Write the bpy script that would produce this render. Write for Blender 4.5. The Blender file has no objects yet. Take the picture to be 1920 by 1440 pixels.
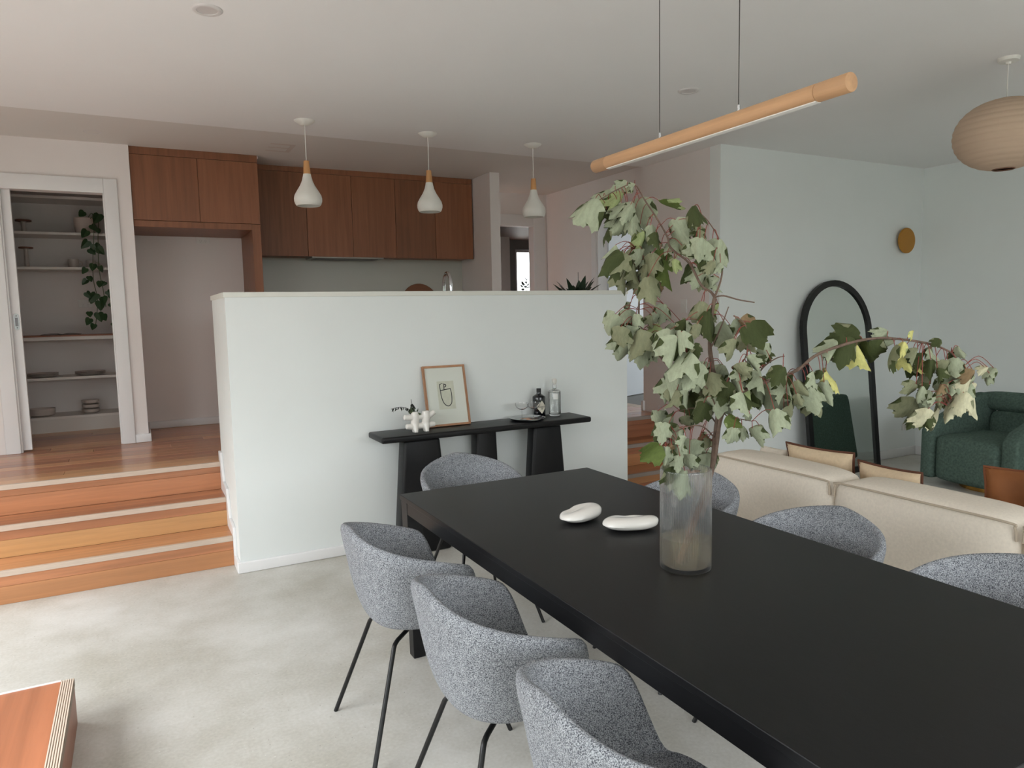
import bpy, bmesh, math, random
from mathutils import Vector, Matrix
random.seed(11)
S = bpy.context.scene
COL = S.collection
PI = math.pi

# ---------------------------------------------------------------- camera
cam_data = bpy.data.cameras.new('camera')
cam_data.sensor_width = 36.0
cam_data.lens = 1338.09 / 1920 * 36.0
cam_data.clip_start = 0.02
cam = bpy.data.objects.new('camera', cam_data)
COL.objects.link(cam)
yaw, pitch, roll = 0.48547, 0.099854, 0.021099
fw = Vector((math.sin(yaw) * math.cos(pitch), math.cos(yaw) * math.cos(pitch), -math.sin(pitch)))
rt = Vector((math.cos(yaw), -math.sin(yaw), 0))
dn = fw.cross(rt)
r2 = rt * math.cos(roll) + dn * math.sin(roll)
d2 = dn * math.cos(roll) - rt * math.sin(roll)
m = Matrix.Identity(4)
for i in range(3):
    m[i][0], m[i][1], m[i][2] = r2[i], -d2[i], -fw[i]
m[0][3], m[1][3], m[2][3] = 0.0, 0.0, 1.53356
cam.matrix_world = m
S.camera = cam

# ---------------------------------------------------------------- light: overcast sky through the windows
def lin(r, g, b):
    f = lambda c: (c / 255 / 12.92) if c / 255 <= 0.04045 else ((c / 255 + 0.055) / 1.055) ** 2.4
    return (f(r), f(g), f(b), 1)

W = bpy.data.worlds.new('overcast'); S.world = W; W.use_nodes = True
wn = W.node_tree.nodes['Background']
# overcast sky: three times as bright overhead as at the horizon
wt = W.node_tree; wc = wt.nodes.new('ShaderNodeTexCoord'); ws = wt.nodes.new('ShaderNodeSeparateXYZ')
wr = wt.nodes.new('ShaderNodeValToRGB'); wr.color_ramp.elements[0].color = (0.31, 0.325, 0.333, 1); wr.color_ramp.elements[1].color = (0.93, 0.97, 1.0, 1)
wt.links.new(wc.outputs['Generated'], ws.inputs[0]); wt.links.new(ws.outputs['Z'], wr.inputs[0]); wt.links.new(wr.outputs[0], wn.inputs[0])
wn.inputs[1].default_value = 15.5
def portal(name, loc, rot, sx, sy):
    l = bpy.data.lights.new(name, 'AREA'); l.shape = 'RECTANGLE'; l.size = sx; l.size_y = sy
    l.cycles.is_portal = True
    o = bpy.data.objects.new(name, l); COL.objects.link(o); o.location = loc; o.rotation_euler = rot
    return o
# window openings (x0/y0..x1/y1, z0..z1)
WIN_L = (0.5, 3.05, 0.36, 2.5)     # left wall, glazed door above the step: y range, z range
WIN_L2 = (3.7, 5.2, 0.2, 1.65)      # left wall, window beside it
WIN_F = (-0.5, 4.2, 0.5, 2.5)      # wall behind the camera: x range, z range
WIN_B = (5.0, 7.6, 1.2, 2.5)       # room behind the hall door: y range
WIN_H = (5.17, 5.50, 0.62, 2.48)   # end of the far corridor: x range
XL, XR, YF = -2.0, 7.02, -2.5
portal('portal_left', (XL, sum(WIN_L[:2]) / 2, sum(WIN_L[2:]) / 2), (0, -PI / 2, 0), WIN_L[3] - WIN_L[2], WIN_L[1] - WIN_L[0])
portal('portal_front', (sum(WIN_F[:2]) / 2, YF, sum(WIN_F[2:]) / 2), (PI / 2, 0, 0), WIN_F[1] - WIN_F[0], WIN_F[3] - WIN_F[2])
portal('portal_left', (XL, sum(WIN_L2[:2]) / 2, sum(WIN_L2[2:]) / 2), (0, -PI / 2, 0), WIN_L2[3] - WIN_L2[2], WIN_L2[1] - WIN_L2[0])
portal('portal_room', (8.4, sum(WIN_B[:2]) / 2, sum(WIN_B[2:]) / 2), (0, PI / 2, 0), WIN_B[3] - WIN_B[2], WIN_B[1] - WIN_B[0])
S.view_settings.view_transform = 'Standard'
S.view_settings.look = 'None'
S.view_settings.gamma = 1.0
S.view_settings.use_curve_mapping = False
S.view_settings.exposure = 0.1
S.cycles.use_denoising = True
S.cycles.max_bounces = 14
S.cycles.diffuse_bounces = 7
S.cycles.sample_clamp_indirect = 8.0

# ---------------------------------------------------------------- materials
MAT = {}
def mat(name, col, rough=0.6, metal=0.0, var=0.0, vscale=8.0, bump=0.0, bscale=60.0, spec=0.5, coat=0.0,
        trans=0.0, ior=1.45, sheen=0.0, stretch=(1, 1, 1), emit=None):
    if name in MAT: return MAT[name]
    mt = bpy.data.materials.new(name); mt.use_nodes = True
    nt = mt.node_tree; N = nt.nodes; L = nt.links
    b = N['Principled BSDF']
    c = col if len(col) == 4 else lin(*col)
    b.inputs['Base Color'].default_value = c
    b.inputs['Roughness'].default_value = rough
    b.inputs['Metallic'].default_value = metal
    b.inputs['Specular IOR Level'].default_value = spec
    b.inputs['Coat Weight'].default_value = coat
    b.inputs['Transmission Weight'].default_value = trans
    b.inputs['IOR'].default_value = ior
    if sheen: b.inputs['Sheen Weight'].default_value = sheen
    tc = N.new('ShaderNodeTexCoord'); mp = N.new('ShaderNodeMapping')
    mp.inputs['Scale'].default_value = stretch
    L.new(tc.outputs['Object'], mp.inputs['Vector'])
    if var:
        nz = N.new('ShaderNodeTexNoise'); nz.inputs['Scale'].default_value = vscale; nz.inputs['Detail'].default_value = 5
        L.new(mp.outputs[0], nz.inputs['Vector'])
        r = N.new('ShaderNodeValToRGB')
        r.color_ramp.elements[0].position = 0.3; r.color_ramp.elements[1].position = 0.7
        r.color_ramp.elements[0].color = tuple(x * (1 - var) for x in c[:3]) + (1,)
        r.color_ramp.elements[1].color = tuple(min(1, x * (1 + var)) for x in c[:3]) + (1,)
        L.new(nz.outputs['Fac'], r.inputs[0]); L.new(r.outputs[0], b.inputs['Base Color'])
    if bump:
        n2 = N.new('ShaderNodeTexNoise'); n2.inputs['Scale'].default_value = bscale; n2.inputs['Detail'].default_value = 4
        L.new(mp.outputs[0], n2.inputs['Vector'])
        bp = N.new('ShaderNodeBump'); bp.inputs['Strength'].default_value = bump; bp.inputs['Distance'].default_value = 0.004
        L.new(n2.outputs['Fac'], bp.inputs['Height']); L.new(bp.outputs[0], b.inputs['Normal'])
    if emit:
        b.inputs['Emission Color'].default_value = emit[0]; b.inputs['Emission Strength'].default_value = emit[1]
    MAT[name] = mt
    return mt

def wood(name, col, axis, rough=0.4, contrast=0.22, coat=0.0, scale=1.0):
    """grain running along one axis, with fine streaks and per-object offset"""
    if name in MAT: return MAT[name]
    mt = mat(name, col, rough, coat=coat)
    nt = mt.node_tree; N = nt.nodes; L = nt.links; b = N['Principled BSDF']
    c = lin(*col)
    tc = N.new('ShaderNodeTexCoord'); oi = N.new('ShaderNodeObjectInfo')
    off = N.new('ShaderNodeVectorMath'); off.operation = 'ADD'
    mu = N.new('ShaderNodeMath'); mu.operation = 'MULTIPLY'; mu.inputs[1].default_value = 37.0
    L.new(oi.outputs['Random'], mu.inputs[0]); L.new(tc.outputs['Object'], off.inputs[0]); L.new(mu.outputs[0], off.inputs[1])
    mp = N.new('ShaderNodeMapping')
    sc = [26 * scale] * 3; sc['xyz'.index(axis)] = 1.1 * scale
    mp.inputs['Scale'].default_value = sc
    L.new(off.outputs[0], mp.inputs['Vector'])
    nz = N.new('ShaderNodeTexNoise'); nz.inputs['Scale'].default_value = 1.0; nz.inputs['Detail'].default_value = 7; nz.inputs['Roughness'].default_value = 0.62
    nz.inputs['Distortion'].default_value = 0.4
    L.new(mp.outputs[0], nz.inputs['Vector'])
    r = N.new('ShaderNodeValToRGB')
    r.color_ramp.elements[0].position = 0.28; r.color_ramp.elements[1].position = 0.75
    r.color_ramp.elements[0].color = tuple(x * (1 - contrast * 1.5) for x in c[:3]) + (1,)
    r.color_ramp.elements[1].color = tuple(min(1, x * (1 + contrast)) for x in c[:3]) + (1,)
    L.new(nz.outputs['Fac'], r.inputs[0])
    hs = N.new('ShaderNodeHueSaturation')
    m2 = N.new('ShaderNodeMapRange'); m2.inputs['To Min'].default_value = 0.86; m2.inputs['To Max'].default_value = 1.14
    L.new(oi.outputs['Random'], m2.inputs['Value']); L.new(m2.outputs[0], hs.inputs['Value'])
    L.new(r.outputs[0], hs.inputs['Color']); L.new(hs.outputs[0], b.inputs['Base Color'])
    bp = N.new('ShaderNodeBump'); bp.inputs['Strength'].default_value = 0.12; bp.inputs['Distance'].default_value = 0.002
    L.new(nz.outputs['Fac'], bp.inputs['Height']); L.new(bp.outputs[0], b.inputs['Normal'])
    return mt

def concrete():
    mt = mat('polished_concrete', (190, 185, 174), 0.42)
    nt = mt.node_tree; N = nt.nodes; L = nt.links; b = N['Principled BSDF']
    tc = N.new('ShaderNodeTexCoord')
    n1 = N.new('ShaderNodeTexNoise'); n1.inputs['Scale'].default_value = 1.6; n1.inputs['Detail'].default_value = 6; n1.inputs['Roughness'].default_value = 0.6
    n2 = N.new('ShaderNodeTexNoise'); n2.inputs['Scale'].default_value = 75; n2.inputs['Detail'].default_value = 5
    v = N.new('ShaderNodeTexVoronoi'); v.inputs['Scale'].default_value = 30; v.inputs['Randomness'].default_value = 1
    for x in (n1, n2, v): L.new(tc.outputs['Object'], x.inputs['Vector'])
    r1 = N.new('ShaderNodeValToRGB'); r1.color_ramp.elements[0].position = 0.32; r1.color_ramp.elements[1].position = 0.68
    r1.color_ramp.elements[0].color = lin(178, 174, 163); r1.color_ramp.elements[1].color = lin(214, 212, 207)
    L.new(n1.outputs['Fac'], r1.inputs[0])
    mx = N.new('ShaderNodeMix'); mx.data_type = 'RGBA'; mx.blend_type = 'OVERLAY'; mx.inputs['Factor'].default_value = 0.2
    L.new(r1.outputs[0], mx.inputs['A']); L.new(n2.outputs['Fac'], mx.inputs['B'])
    r2_ = N.new('ShaderNodeValToRGB'); r2_.color_ramp.elements[0].position = 0.05; r2_.color_ramp.elements[1].position = 0.1
    r2_.color_ramp.elements[0].color = (1, 1, 1, 1); r2_.color_ramp.elements[1].color = (0, 0, 0, 1)
    L.new(v.outputs['Distance'], r2_.inputs[0])
    hs = N.new('ShaderNodeMix'); hs.data_type = 'RGBA'
    rc = N.new('ShaderNodeValToRGB'); rc.color_ramp.elements[0].color = lin(120, 112, 98); rc.color_ramp.elements[1].color = lin(226, 224, 218)
    rc.color_ramp.interpolation = 'CONSTANT'; rc.color_ramp.elements[1].position = 0.45
    L.new(v.outputs['Color'], rc.inputs[0])
    ml = N.new('ShaderNodeMath'); ml.operation = 'MULTIPLY'; ml.inputs[1].default_value = 0.55
    L.new(r2_.outputs[0], ml.inputs[0]); L.new(ml.outputs[0], hs.inputs['Factor'])
    L.new(mx.outputs['Result'], hs.inputs['A']); L.new(rc.outputs[0], hs.inputs['B'])
    L.new(hs.outputs['Result'], b.inputs['Base Color'])
    bp = N.new('ShaderNodeBump'); bp.inputs['Strength'].default_value = 0.05; bp.inputs['Distance'].default_value = 0.003
    L.new(n2.outputs['Fac'], bp.inputs['Height']); L.new(bp.outputs[0], b.inputs['Normal'])
    return mt

def boucle(name, dark, light, scale=330, rough=0.95, lo=0.38, hi=0.62, bump=0.5):
    mt = mat(name, light, rough, spec=0.15)
    nt = mt.node_tree; N = nt.nodes; L = nt.links; b = N['Principled BSDF']
    tc = N.new('ShaderNodeTexCoord')
    nz = N.new('ShaderNodeTexNoise'); nz.inputs['Scale'].default_value = scale; nz.inputs['Detail'].default_value = 1.5; nz.inputs['Distortion'].default_value = 0.8
    L.new(tc.outputs['Object'], nz.inputs['Vector'])
    n3 = N.new('ShaderNodeTexNoise'); n3.inputs['Scale'].default_value = scale / 9; n3.inputs['Detail'].default_value = 3
    L.new(tc.outputs['Object'], n3.inputs['Vector'])
    ad = N.new('ShaderNodeMath'); ad.operation = 'MULTIPLY_ADD'; ad.inputs[1].default_value = 0.1; 
    L.new(n3.outputs['Fac'], ad.inputs[0]); L.new(nz.outputs['Fac'], ad.inputs[2])
    sb = N.new('ShaderNodeMath'); sb.operation = 'SUBTRACT'; sb.inputs[1].default_value = 0.05
    L.new(ad.outputs[0], sb.inputs[0])
    r = N.new('ShaderNodeValToRGB'); r.color_ramp.elements[0].position = lo; r.color_ramp.elements[1].position = hi
    r.color_ramp.elements[0].color = lin(*dark); r.color_ramp.elements[1].color = lin(*light)
    L.new(sb.outputs[0], r.inputs[0]); L.new(r.outputs[0], b.inputs['Base Color'])
    bp = N.new('ShaderNodeBump'); bp.inputs['Strength'].default_value = bump; bp.inputs['Distance'].default_value = 0.002
    L.new(nz.outputs['Fac'], bp.inputs['Height']); L.new(bp.outputs[0], b.inputs['Normal'])
    return mt

def pane_mat():
    mt = bpy.data.materials.new('clear_pane'); mt.use_nodes = True
    nt = mt.node_tree; N = nt.nodes; L = nt.links
    N.remove(N['Principled BSDF'])
    t = N.new('ShaderNodeBsdfTransparent'); g = N.new('ShaderNodeBsdfGlossy'); g.inputs['Roughness'].default_value = 0.0
    f = N.new('ShaderNodeFresnel'); f.inputs['IOR'].default_value = 1.5; x = N.new('ShaderNodeMixShader')
    ge = N.new('ShaderNodeNewGeometry'); iv = N.new('ShaderNodeMath'); iv.operation = 'SUBTRACT'; iv.inputs[0].default_value = 1.0; ml = N.new('ShaderNodeMath'); ml.operation = 'MULTIPLY'
    L.new(ge.outputs['Backfacing'], iv.inputs[1]); L.new(iv.outputs[0], ml.inputs[0]); L.new(f.outputs[0], ml.inputs[1])   # one reflection per sheet of glass
    L.new(ml.outputs[0], x.inputs[0]); L.new(t.outputs[0], x.inputs[1]); L.new(g.outputs[0], x.inputs[2])
    L.new(x.outputs[0], N['Material Output'].inputs[0])
    return mt

M_WALL = mat('wall_paint', (232, 236, 235), 0.55, var=0.012, vscale=2.0, bump=0.03, bscale=220)
M_WALLW = mat('warm_wall_paint', (228, 221, 218), 0.55, var=0.012, vscale=2.0, bump=0.03, bscale=220)
M_CEIL = mat('ceiling_paint', (234, 233, 232), 0.75, var=0.01, vscale=1.5)
M_TRIM = mat('gloss_trim_paint', (228, 227, 227), 0.32)
M_CONC = concrete()
M_BLACK = mat('black_stained_timber', (19, 19, 21), 0.4, var=0.18, vscale=14, stretch=(8, 1, 8), bump=0.04, bscale=90, spec=0.36)
M_BLACKM = mat('black_steel', (14, 14, 15), 0.38, spec=0.5)
M_SPLASH = mat('grey_splashback', (196, 196, 188), 0.3)
M_BENCH = mat('pale_benchtop', (214, 211, 204), 0.3)
M_CAP = mat('cap_paint', (224, 224, 216), 0.4)
M_CAB = wood('cabinet_veneer', (142, 92, 64), 'z', 0.42, 0.16, scale=1.3)
M_CABD = mat('cabinet_shadow_gap', (24, 15, 11), 0.8)
M_NOSE = mat('pale_nosing', (196, 177, 160), 0.5, var=0.08, vscale=30, stretch=(0.3, 1, 8))
M_CHAIR = boucle('speckled_grey_boucle', (70, 73, 80), (180, 183, 188), scale=430)
M_SOFA = mat('oatmeal_linen', (222, 212, 198), 0.95, var=0.05, vscale=90, bump=0.3, bscale=500, spec=0.1)
M_GREEN = mat('dark_green_boucle', (86, 103, 95), 0.98, var=0.25, vscale=60, bump=0.5, bscale=260, spec=0.08)
M_STEEL = mat('polished_steel', (205, 206, 208), 0.12, metal=1.0)
M_CHROME = mat('chrome', (210, 212, 214), 0.06, metal=1.0)
M_GOLD = mat('brushed_gold', (196, 146, 74), 0.25, metal=1.0)
M_GLASS = mat('clear_glass', (1, 1, 1, 1), 0.0, trans=1.0, ior=1.45)
M_PANE = pane_mat()
def thin_glass(name, tint, ior=1.4, haze=0.0, hcol=(0.9, 0.92, 0.94, 1), refr=0.0):
    mt = bpy.data.materials.new(name); mt.use_nodes = True
    nt = mt.node_tree; N = nt.nodes; L = nt.links; N.remove(N['Principled BSDF'])
    t = N.new('ShaderNodeBsdfTransparent'); t.inputs[0].default_value = tint
    g = N.new('ShaderNodeBsdfGlossy'); g.inputs['Roughness'].default_value = 0.03
    d = N.new('ShaderNodeBsdfTranslucent'); d.inputs[0].default_value = hcol
    e = N.new('ShaderNodeBsdfDiffuse'); e.inputs[0].default_value = hcol; h = N.new('ShaderNodeMixShader'); h.inputs[0].default_value = 0.5
    L.new(d.outputs[0], h.inputs[1]); L.new(e.outputs[0], h.inputs[2])
    f = N.new('ShaderNodeFresnel'); f.inputs['IOR'].default_value = ior
    x = N.new('ShaderNodeMixShader'); y = N.new('ShaderNodeMixShader'); y.inputs[0].default_value = haze
    L.new(t.outputs[0], y.inputs[1]); L.new(h.outputs[0], y.inputs[2])
    ge = N.new('ShaderNodeNewGeometry'); iv = N.new('ShaderNodeMath'); iv.operation = 'SUBTRACT'; iv.inputs[0].default_value = 1.0; ml = N.new('ShaderNodeMath'); ml.operation = 'MULTIPLY'
    L.new(ge.outputs['Backfacing'], iv.inputs[1]); L.new(iv.outputs[0], ml.inputs[0]); L.new(f.outputs[0], ml.inputs[1])
    L.new(ml.outputs[0], x.inputs[0]); L.new(y.outputs[0], x.inputs[1]); L.new(g.outputs[0], x.inputs[2])
    if refr:
        rf = N.new('ShaderNodeBsdfGlass'); rf.inputs['IOR'].default_value = 1.4; rf.inputs['Roughness'].default_value = 0.02
        z = N.new('ShaderNodeMixShader'); z.inputs[0].default_value = refr
        L.new(x.outputs[0], z.inputs[1]); L.new(rf.outputs[0], z.inputs[2]); x = z
    L.new(x.outputs[0], N['Material Output'].inputs[0])
    return mt
M_RIB = thin_glass('ribbed_glass', (0.97, 0.98, 0.985, 1), 1.5, 0.035, refr=0.35)
M_WHITE = mat('white_glaze', (236, 232, 226), 0.12, coat=0.3)
M_MATTE = mat('matte_white', (226, 224, 217), 0.6)
M_OAK = wood('oak', (192, 150, 112), 'y', 0.5, 0.14)
M_OAKZ = wood('oak_upright', (205, 152, 100), 'z', 0.5, 0.14)
M_DARKP = mat('charcoal_plastic', (40, 40, 42), 0.5)
M_BIRCH = mat('birch_bark', (112, 92, 80), 0.8, var=0.3, vscale=60, bump=0.4, bscale=160)

# ---------------------------------------------------------------- mesh helpers
def off(parent):
    v = Vector((0, 0, 0))
    while parent is not None:
        v += parent.location; parent = parent.parent
    return v

class MB:
    def __init__(s): s.v = []; s.f = []; s.m = []
    def add(s, vs, fs, mi=0):
        n = len(s.v); s.v += [tuple(p) for p in vs]; s.f += [tuple(i + n for i in f) for f in fs]; s.m += [mi] * len(fs); return s
    def box(s, x0, x1, y0, y1, z0, z1, mi=0):
        v = [(x, y, z) for z in (z0, z1) for y in (y0, y1) for x in (x0, x1)]
        return s.add(v, [(0, 2, 3, 1), (4, 5, 7, 6), (0, 1, 5, 4), (2, 6, 7, 3), (0, 4, 6, 2), (1, 3, 7, 5)], mi)
    def hexa(s, v, mi=0):   # 8 corners: bottom ring 4, top ring 4
        return s.add(v, [(3, 2, 1, 0), (4, 5, 6, 7), (0, 1, 5, 4), (1, 2, 6, 5), (2, 3, 7, 6), (3, 0, 4, 7)], mi)
    def prism(s, poly, axis, a, b, mi=0):
        n = len(poly)
        def P(p, t):
            return {'x': (t, p[0], p[1]), 'y': (p[0], t, p[1]), 'z': (p[0], p[1], t)}[axis]
        v = [P(p, a) for p in poly] + [P(p, b) for p in poly]
        f = [tuple(range(n))[::-1], tuple(range(n, 2 * n))] + [(i, (i + 1) % n, n + (i + 1) % n, n + i) for i in range(n)]
        return s.add(v, f, mi)
    def tube(s, pts, r, seg=10, mi=0, caps=True):
        pts = [Vector(p) for p in pts]; n = len(pts)
        rs = r if isinstance(r, (list, tuple)) else [r] * n
        vs = []; up = None
        for i, p in enumerate(pts):
            t = (pts[min(i + 1, n - 1)] - pts[max(i - 1, 0)]).normalized()
            if up is None: up = t.orthogonal().normalized()
            up = (up - t * up.dot(t)).normalized(); w = t.cross(up)
            for k in range(seg):
                a = 2 * PI * k / seg
                vs.append(p + (up * math.cos(a) + w * math.sin(a)) * rs[i])
        fs = [(i * seg + k, i * seg + (k + 1) % seg, (i + 1) * seg + (k + 1) % seg, (i + 1) * seg + k) for i in range(n - 1) for k in range(seg)]
        if caps: fs += [tuple(range(seg))[::-1], tuple((n - 1) * seg + k for k in range(seg))]
        return s.add(vs, fs, mi)
    def lathe(s, prof, c=(0, 0, 0), seg=32, mi=0, close=False):
        vs = []; n = len(prof)
        for r, z in prof:
            for k in range(seg):
                a = 2 * PI * k / seg
                vs.append((c[0] + r * math.cos(a), c[1] + r * math.sin(a), c[2] + z))
        fs = [(i * seg + k, i * seg + (k + 1) % seg, (i + 1) * seg + (k + 1) % seg, (i + 1) * seg + k) for i in range(n - 1) for k in range(seg)]
        if close: fs += [((n - 1) * seg + k, (n - 1) * seg + (k + 1) % seg, (k + 1) % seg, k) for k in range(seg)]
        elif not (n == 2 and prof[0][0] < 1e-6):
            if prof[0][0] > 1e-6: fs.append(tuple(range(seg))[::-1])
            if prof[-1][0] > 1e-6: fs.append(tuple((n - 1) * seg + k for k in range(seg)))
        return s.add(vs, fs, mi)
    def ball(s, c, rx, ry, rz, seg=20, rings=10, mi=0):
        vs = []; fs = []
        for i in range(rings + 1):
            t = PI * i / rings
            for k in range(seg):
                a = 2 * PI * k / seg
                vs.append((c[0] + rx * math.sin(t) * math.cos(a), c[1] + ry * math.sin(t) * math.sin(a), c[2] + rz * math.cos(t)))
        fs = [(i * seg + k, (i + 1) * seg + k, (i + 1) * seg + (k + 1) % seg, i * seg + (k + 1) % seg) for i in range(rings) for k in range(seg)]
        return s.add(vs, fs, mi)
    def build(s, name, mats, parent=None, smooth=False, bevel=0.0, bseg=2, xf=None, sub=0, angle=0.6):
        me = bpy.data.meshes.new(name)
        o_ = off(parent)
        vv = [Vector(p) for p in s.v]
        if xf: vv = [xf @ p for p in vv]
        me.from_pydata([p - o_ for p in vv], [], s.f); 
        for mt in (mats if isinstance(mats, (list, tuple)) else [mats]): me.materials.append(mt)
        for p, mi in zip(me.polygons, s.m): p.material_index = mi
        bm = bmesh.new(); bm.from_mesh(me)
        bmesh.ops.remove_doubles(bm, verts=bm.verts, dist=1e-6)
        bmesh.ops.recalc_face_normals(bm, faces=bm.faces)
        if bevel:
            es = [e for e in bm.edges if len(e.link_faces) == 2 and e.calc_face_angle(0) > angle]
            bmesh.ops.bevel(bm, geom=es, offset=bevel, segments=bseg, profile=0.5, affect='EDGES', clamp_overlap=True)
        if smooth:
            for f in bm.faces: f.smooth = True
            for e in bm.edges:
                if len(e.link_faces) == 2 and e.calc_face_angle(0) > 0.75: e.smooth = False
        bm.to_mesh(me); bm.free()
        o = bpy.data.objects.new(name, me); COL.objects.link(o)
        if parent is not None: o.parent = parent
        if sub:
            md = o.modifiers.new('sub', 'SUBSURF'); md.levels = sub; md.render_levels = sub
        return o

def bx(name, mt, x0, x1, y0, y1, z0, z1, parent=None, bevel=0.0, bseg=2, smooth=False, xf=None):
    return MB().box(x0, x1, y0, y1, z0, z1).build(name, mt, parent, bevel=bevel, bseg=bseg, smooth=smooth, xf=xf)
def tag(o, label=None, cat=None, group=None, kind=None):
    if label: o['label'] = label
    if cat: o['category'] = cat
    if group: o['group'] = group
    if kind: o['kind'] = kind
    return o
def thing(name, label, cat, loc=(0, 0, 0), group=None):
    o = bpy.data.objects.new(name, None); COL.objects.link(o); o.location = loc
    o.empty_display_size = 0.05
    return tag(o, label, cat, group)
def dup(root, loc=None, rotz=None, label=None):
    r = root.copy(); COL.objects.link(r)
    if loc is not None: r.location = loc
    if rotz is not None: r.rotation_euler = (0, 0, rotz)
    if label: r['label'] = label
    for ch in list(root.children):
        c = ch.copy(); COL.objects.link(c); c.parent = r
        for g in list(ch.children):
            d = g.copy(); COL.objects.link(d); d.parent = c
    return r
def st(o): o['kind'] = 'structure'; return o
def smooth01(a, b, x):
    t = min(1, max(0, (x - a) / (b - a))); return t * t * (3 - 2 * t)
def spline(pts, n=6):
    pts = [Vector(p) for p in pts]; out = []
    for i in range(len(pts) - 1):
        p0, p1, p2, p3 = pts[max(i - 1, 0)], pts[i], pts[i + 1], pts[min(i + 2, len(pts) - 1)]
        for k in range(n):
            t = k / n
            out.append(0.5 * (2 * p1 + (p2 - p0) * t + (2 * p0 - 5 * p1 + 4 * p2 - p3) * t * t + (3 * p1 - p0 - 3 * p2 + p3) * t ** 3))
    out.append(pts[-1]); return out

# ---------------------------------------------------------------- setting
ZK = 0.56                                   # kitchen floor level, three risers up
st(bx('floor', M_CONC, XL - 0.12, XR + 0.12, YF - 0.12, 5.25, -0.12, 0.0))
st(bx('ground', mat('paved_ground', (136, 132, 128), 0.9, var=0.1, vscale=0.7), -40, 45, -40, 45, -0.35, -0.3))

HG = mat('blocker_green', (84, 92, 76), 0.9, var=0.3, vscale=3)  # unseen hedge blocks added outside to hold back low sky light
st(bx('hedge_blocker', HG, -10.5, -9.0, -14, 14, -0.3, 2.2))
st(bx('hedge_blocker', HG, -9.0, 20, -12.5, -11.0, -0.3, 2.2))

def wall_open(name, axis, t0, t1, a0, a1, z0, z1, op, mt=M_WALL):
    """wall between a0..a1 with one opening op=(b0,b1,c0,c1); axis is the wall's thickness axis"""
    b = MB(); b0, b1, c0, c1 = op
    for (u0, u1, w0, w1) in ((a0, b0, z0, z1), (b1, a1, z0, z1), (b0, b1, z0, c0), (b0, b1, c1, z1)):
        if u1 - u0 < 1e-4 or w1 - w0 < 1e-4: continue
        b.box(t0, t1, u0, u1, w0, w1) if axis == 'x' else b.box(u0, u1, t0, t1, w0, w1)
    return st(b.build(name, mt))
ZT = 3.1
wall_open('wall_left', 'x', XL - 0.12, XL, YF - 0.12, 3.17, 0, ZT, WIN_L)
wall_open('wall_left', 'x', XL - 0.12, XL, 3.17, 7.92, 0, ZT, WIN_L2)
wall_open('wall_front', 'y', YF - 0.12, YF, XL, XR, 0, ZT, WIN_F)
st(bx('wall_right', M_WALL, XR, XR + 0.12, YF - 0.12, 4.469, 0, ZT))
st(bx('wall_back', M_WALL, 4.324, 8.52, 4.469, 4.59, 0, ZT))
b = MB().box(4.324, 4.55, 4.59, 5.473, 0, ZT)
for (u0, u1, w0, w1) in ((5.473, 5.55, 0, ZT), (6.38, 7.55, 0, ZT), (5.55, 6.38, 0, ZK - 0.03), (5.55, 6.38, 2.51, ZT)):
    b.box(4.43, 4.55, u0, u1, w0, w1)
st(b.build('wall_hall', M_WALLW))
wall_open('wall_far', 'y', 7.434, 7.55, 3.177, 5.92, 0, ZT, (3.45, 4.25, ZK - 0.03, 2.535), M_WALLW)
st(MB().box(0.483, 3.376, 4.476, 4.596, 0, 1.656).box(0.483, 0.60, 4.596, 5.225, 0, 1.656).build('wall_half', M_WALL))
wall_open('wall_pantry', 'y', 6.396, 6.51, XL, 0.059, ZK - 0.06, ZT, (-0.80, -0.125, ZK - 0.03, 2.51), M_WALLW)
st(bx('wall_niche', M_WALLW, -0.04, 0.059, 6.51, 7.92, ZK - 0.06, ZT))
st(bx('wall_kitchen', M_WALLW, 0.059, 3.282, 7.125, 7.245, ZK - 0.06, ZT))
st(bx('wall_nib', M_WALLW, 3.177, 3.282, 6.4, 7.125, ZK - 0.06, ZT))
st(bx('wall_larder', M_WALLW, XL, -0.04, 7.78, 7.9, ZK - 0.06, ZT))
# ceilings: the living ceiling ends in a drop, the kitchen ceiling lies a little higher
st(bx('ceiling', M_CEIL, XL, XR, YF, 5.473, 2.863, 3.0))
zc = lambda x: 2.893 + 0.0082 * x
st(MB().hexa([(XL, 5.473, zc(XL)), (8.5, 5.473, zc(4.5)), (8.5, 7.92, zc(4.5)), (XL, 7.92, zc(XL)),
              (XL, 5.473, 3.1), (8.5, 5.473, 3.1), (8.5, 7.92, 3.1), (XL, 7.92, 3.1)]).build('ceiling', mat('kitchen_ceiling_shaded', (218, 214, 209), 0.75)))  # colour darkened to deepen the shade beyond the drop
# far corridor and the room behind the hall door
DIM = mat('corridor_dimmed', (150, 152, 150), 0.7)  # grey carries the dimness of walls that little daylight reaches
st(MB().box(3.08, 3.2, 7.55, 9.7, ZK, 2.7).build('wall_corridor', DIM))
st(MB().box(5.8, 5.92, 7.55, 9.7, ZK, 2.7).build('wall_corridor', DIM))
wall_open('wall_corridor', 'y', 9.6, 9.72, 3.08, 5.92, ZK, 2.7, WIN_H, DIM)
st(bx('wall_stub', M_WALLW, 3.2, 4.44, 8.4, 8.5, ZK, 2.52))
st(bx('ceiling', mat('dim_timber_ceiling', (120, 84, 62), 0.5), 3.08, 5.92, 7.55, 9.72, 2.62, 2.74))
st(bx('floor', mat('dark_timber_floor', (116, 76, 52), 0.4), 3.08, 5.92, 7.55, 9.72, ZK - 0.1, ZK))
st(bx('floor', mat('grey_carpet', (128, 128, 126), 0.95, var=0.12, vscale=200), 4.55, 8.5, 4.59, 7.55, ZK - 0.1, ZK))
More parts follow.
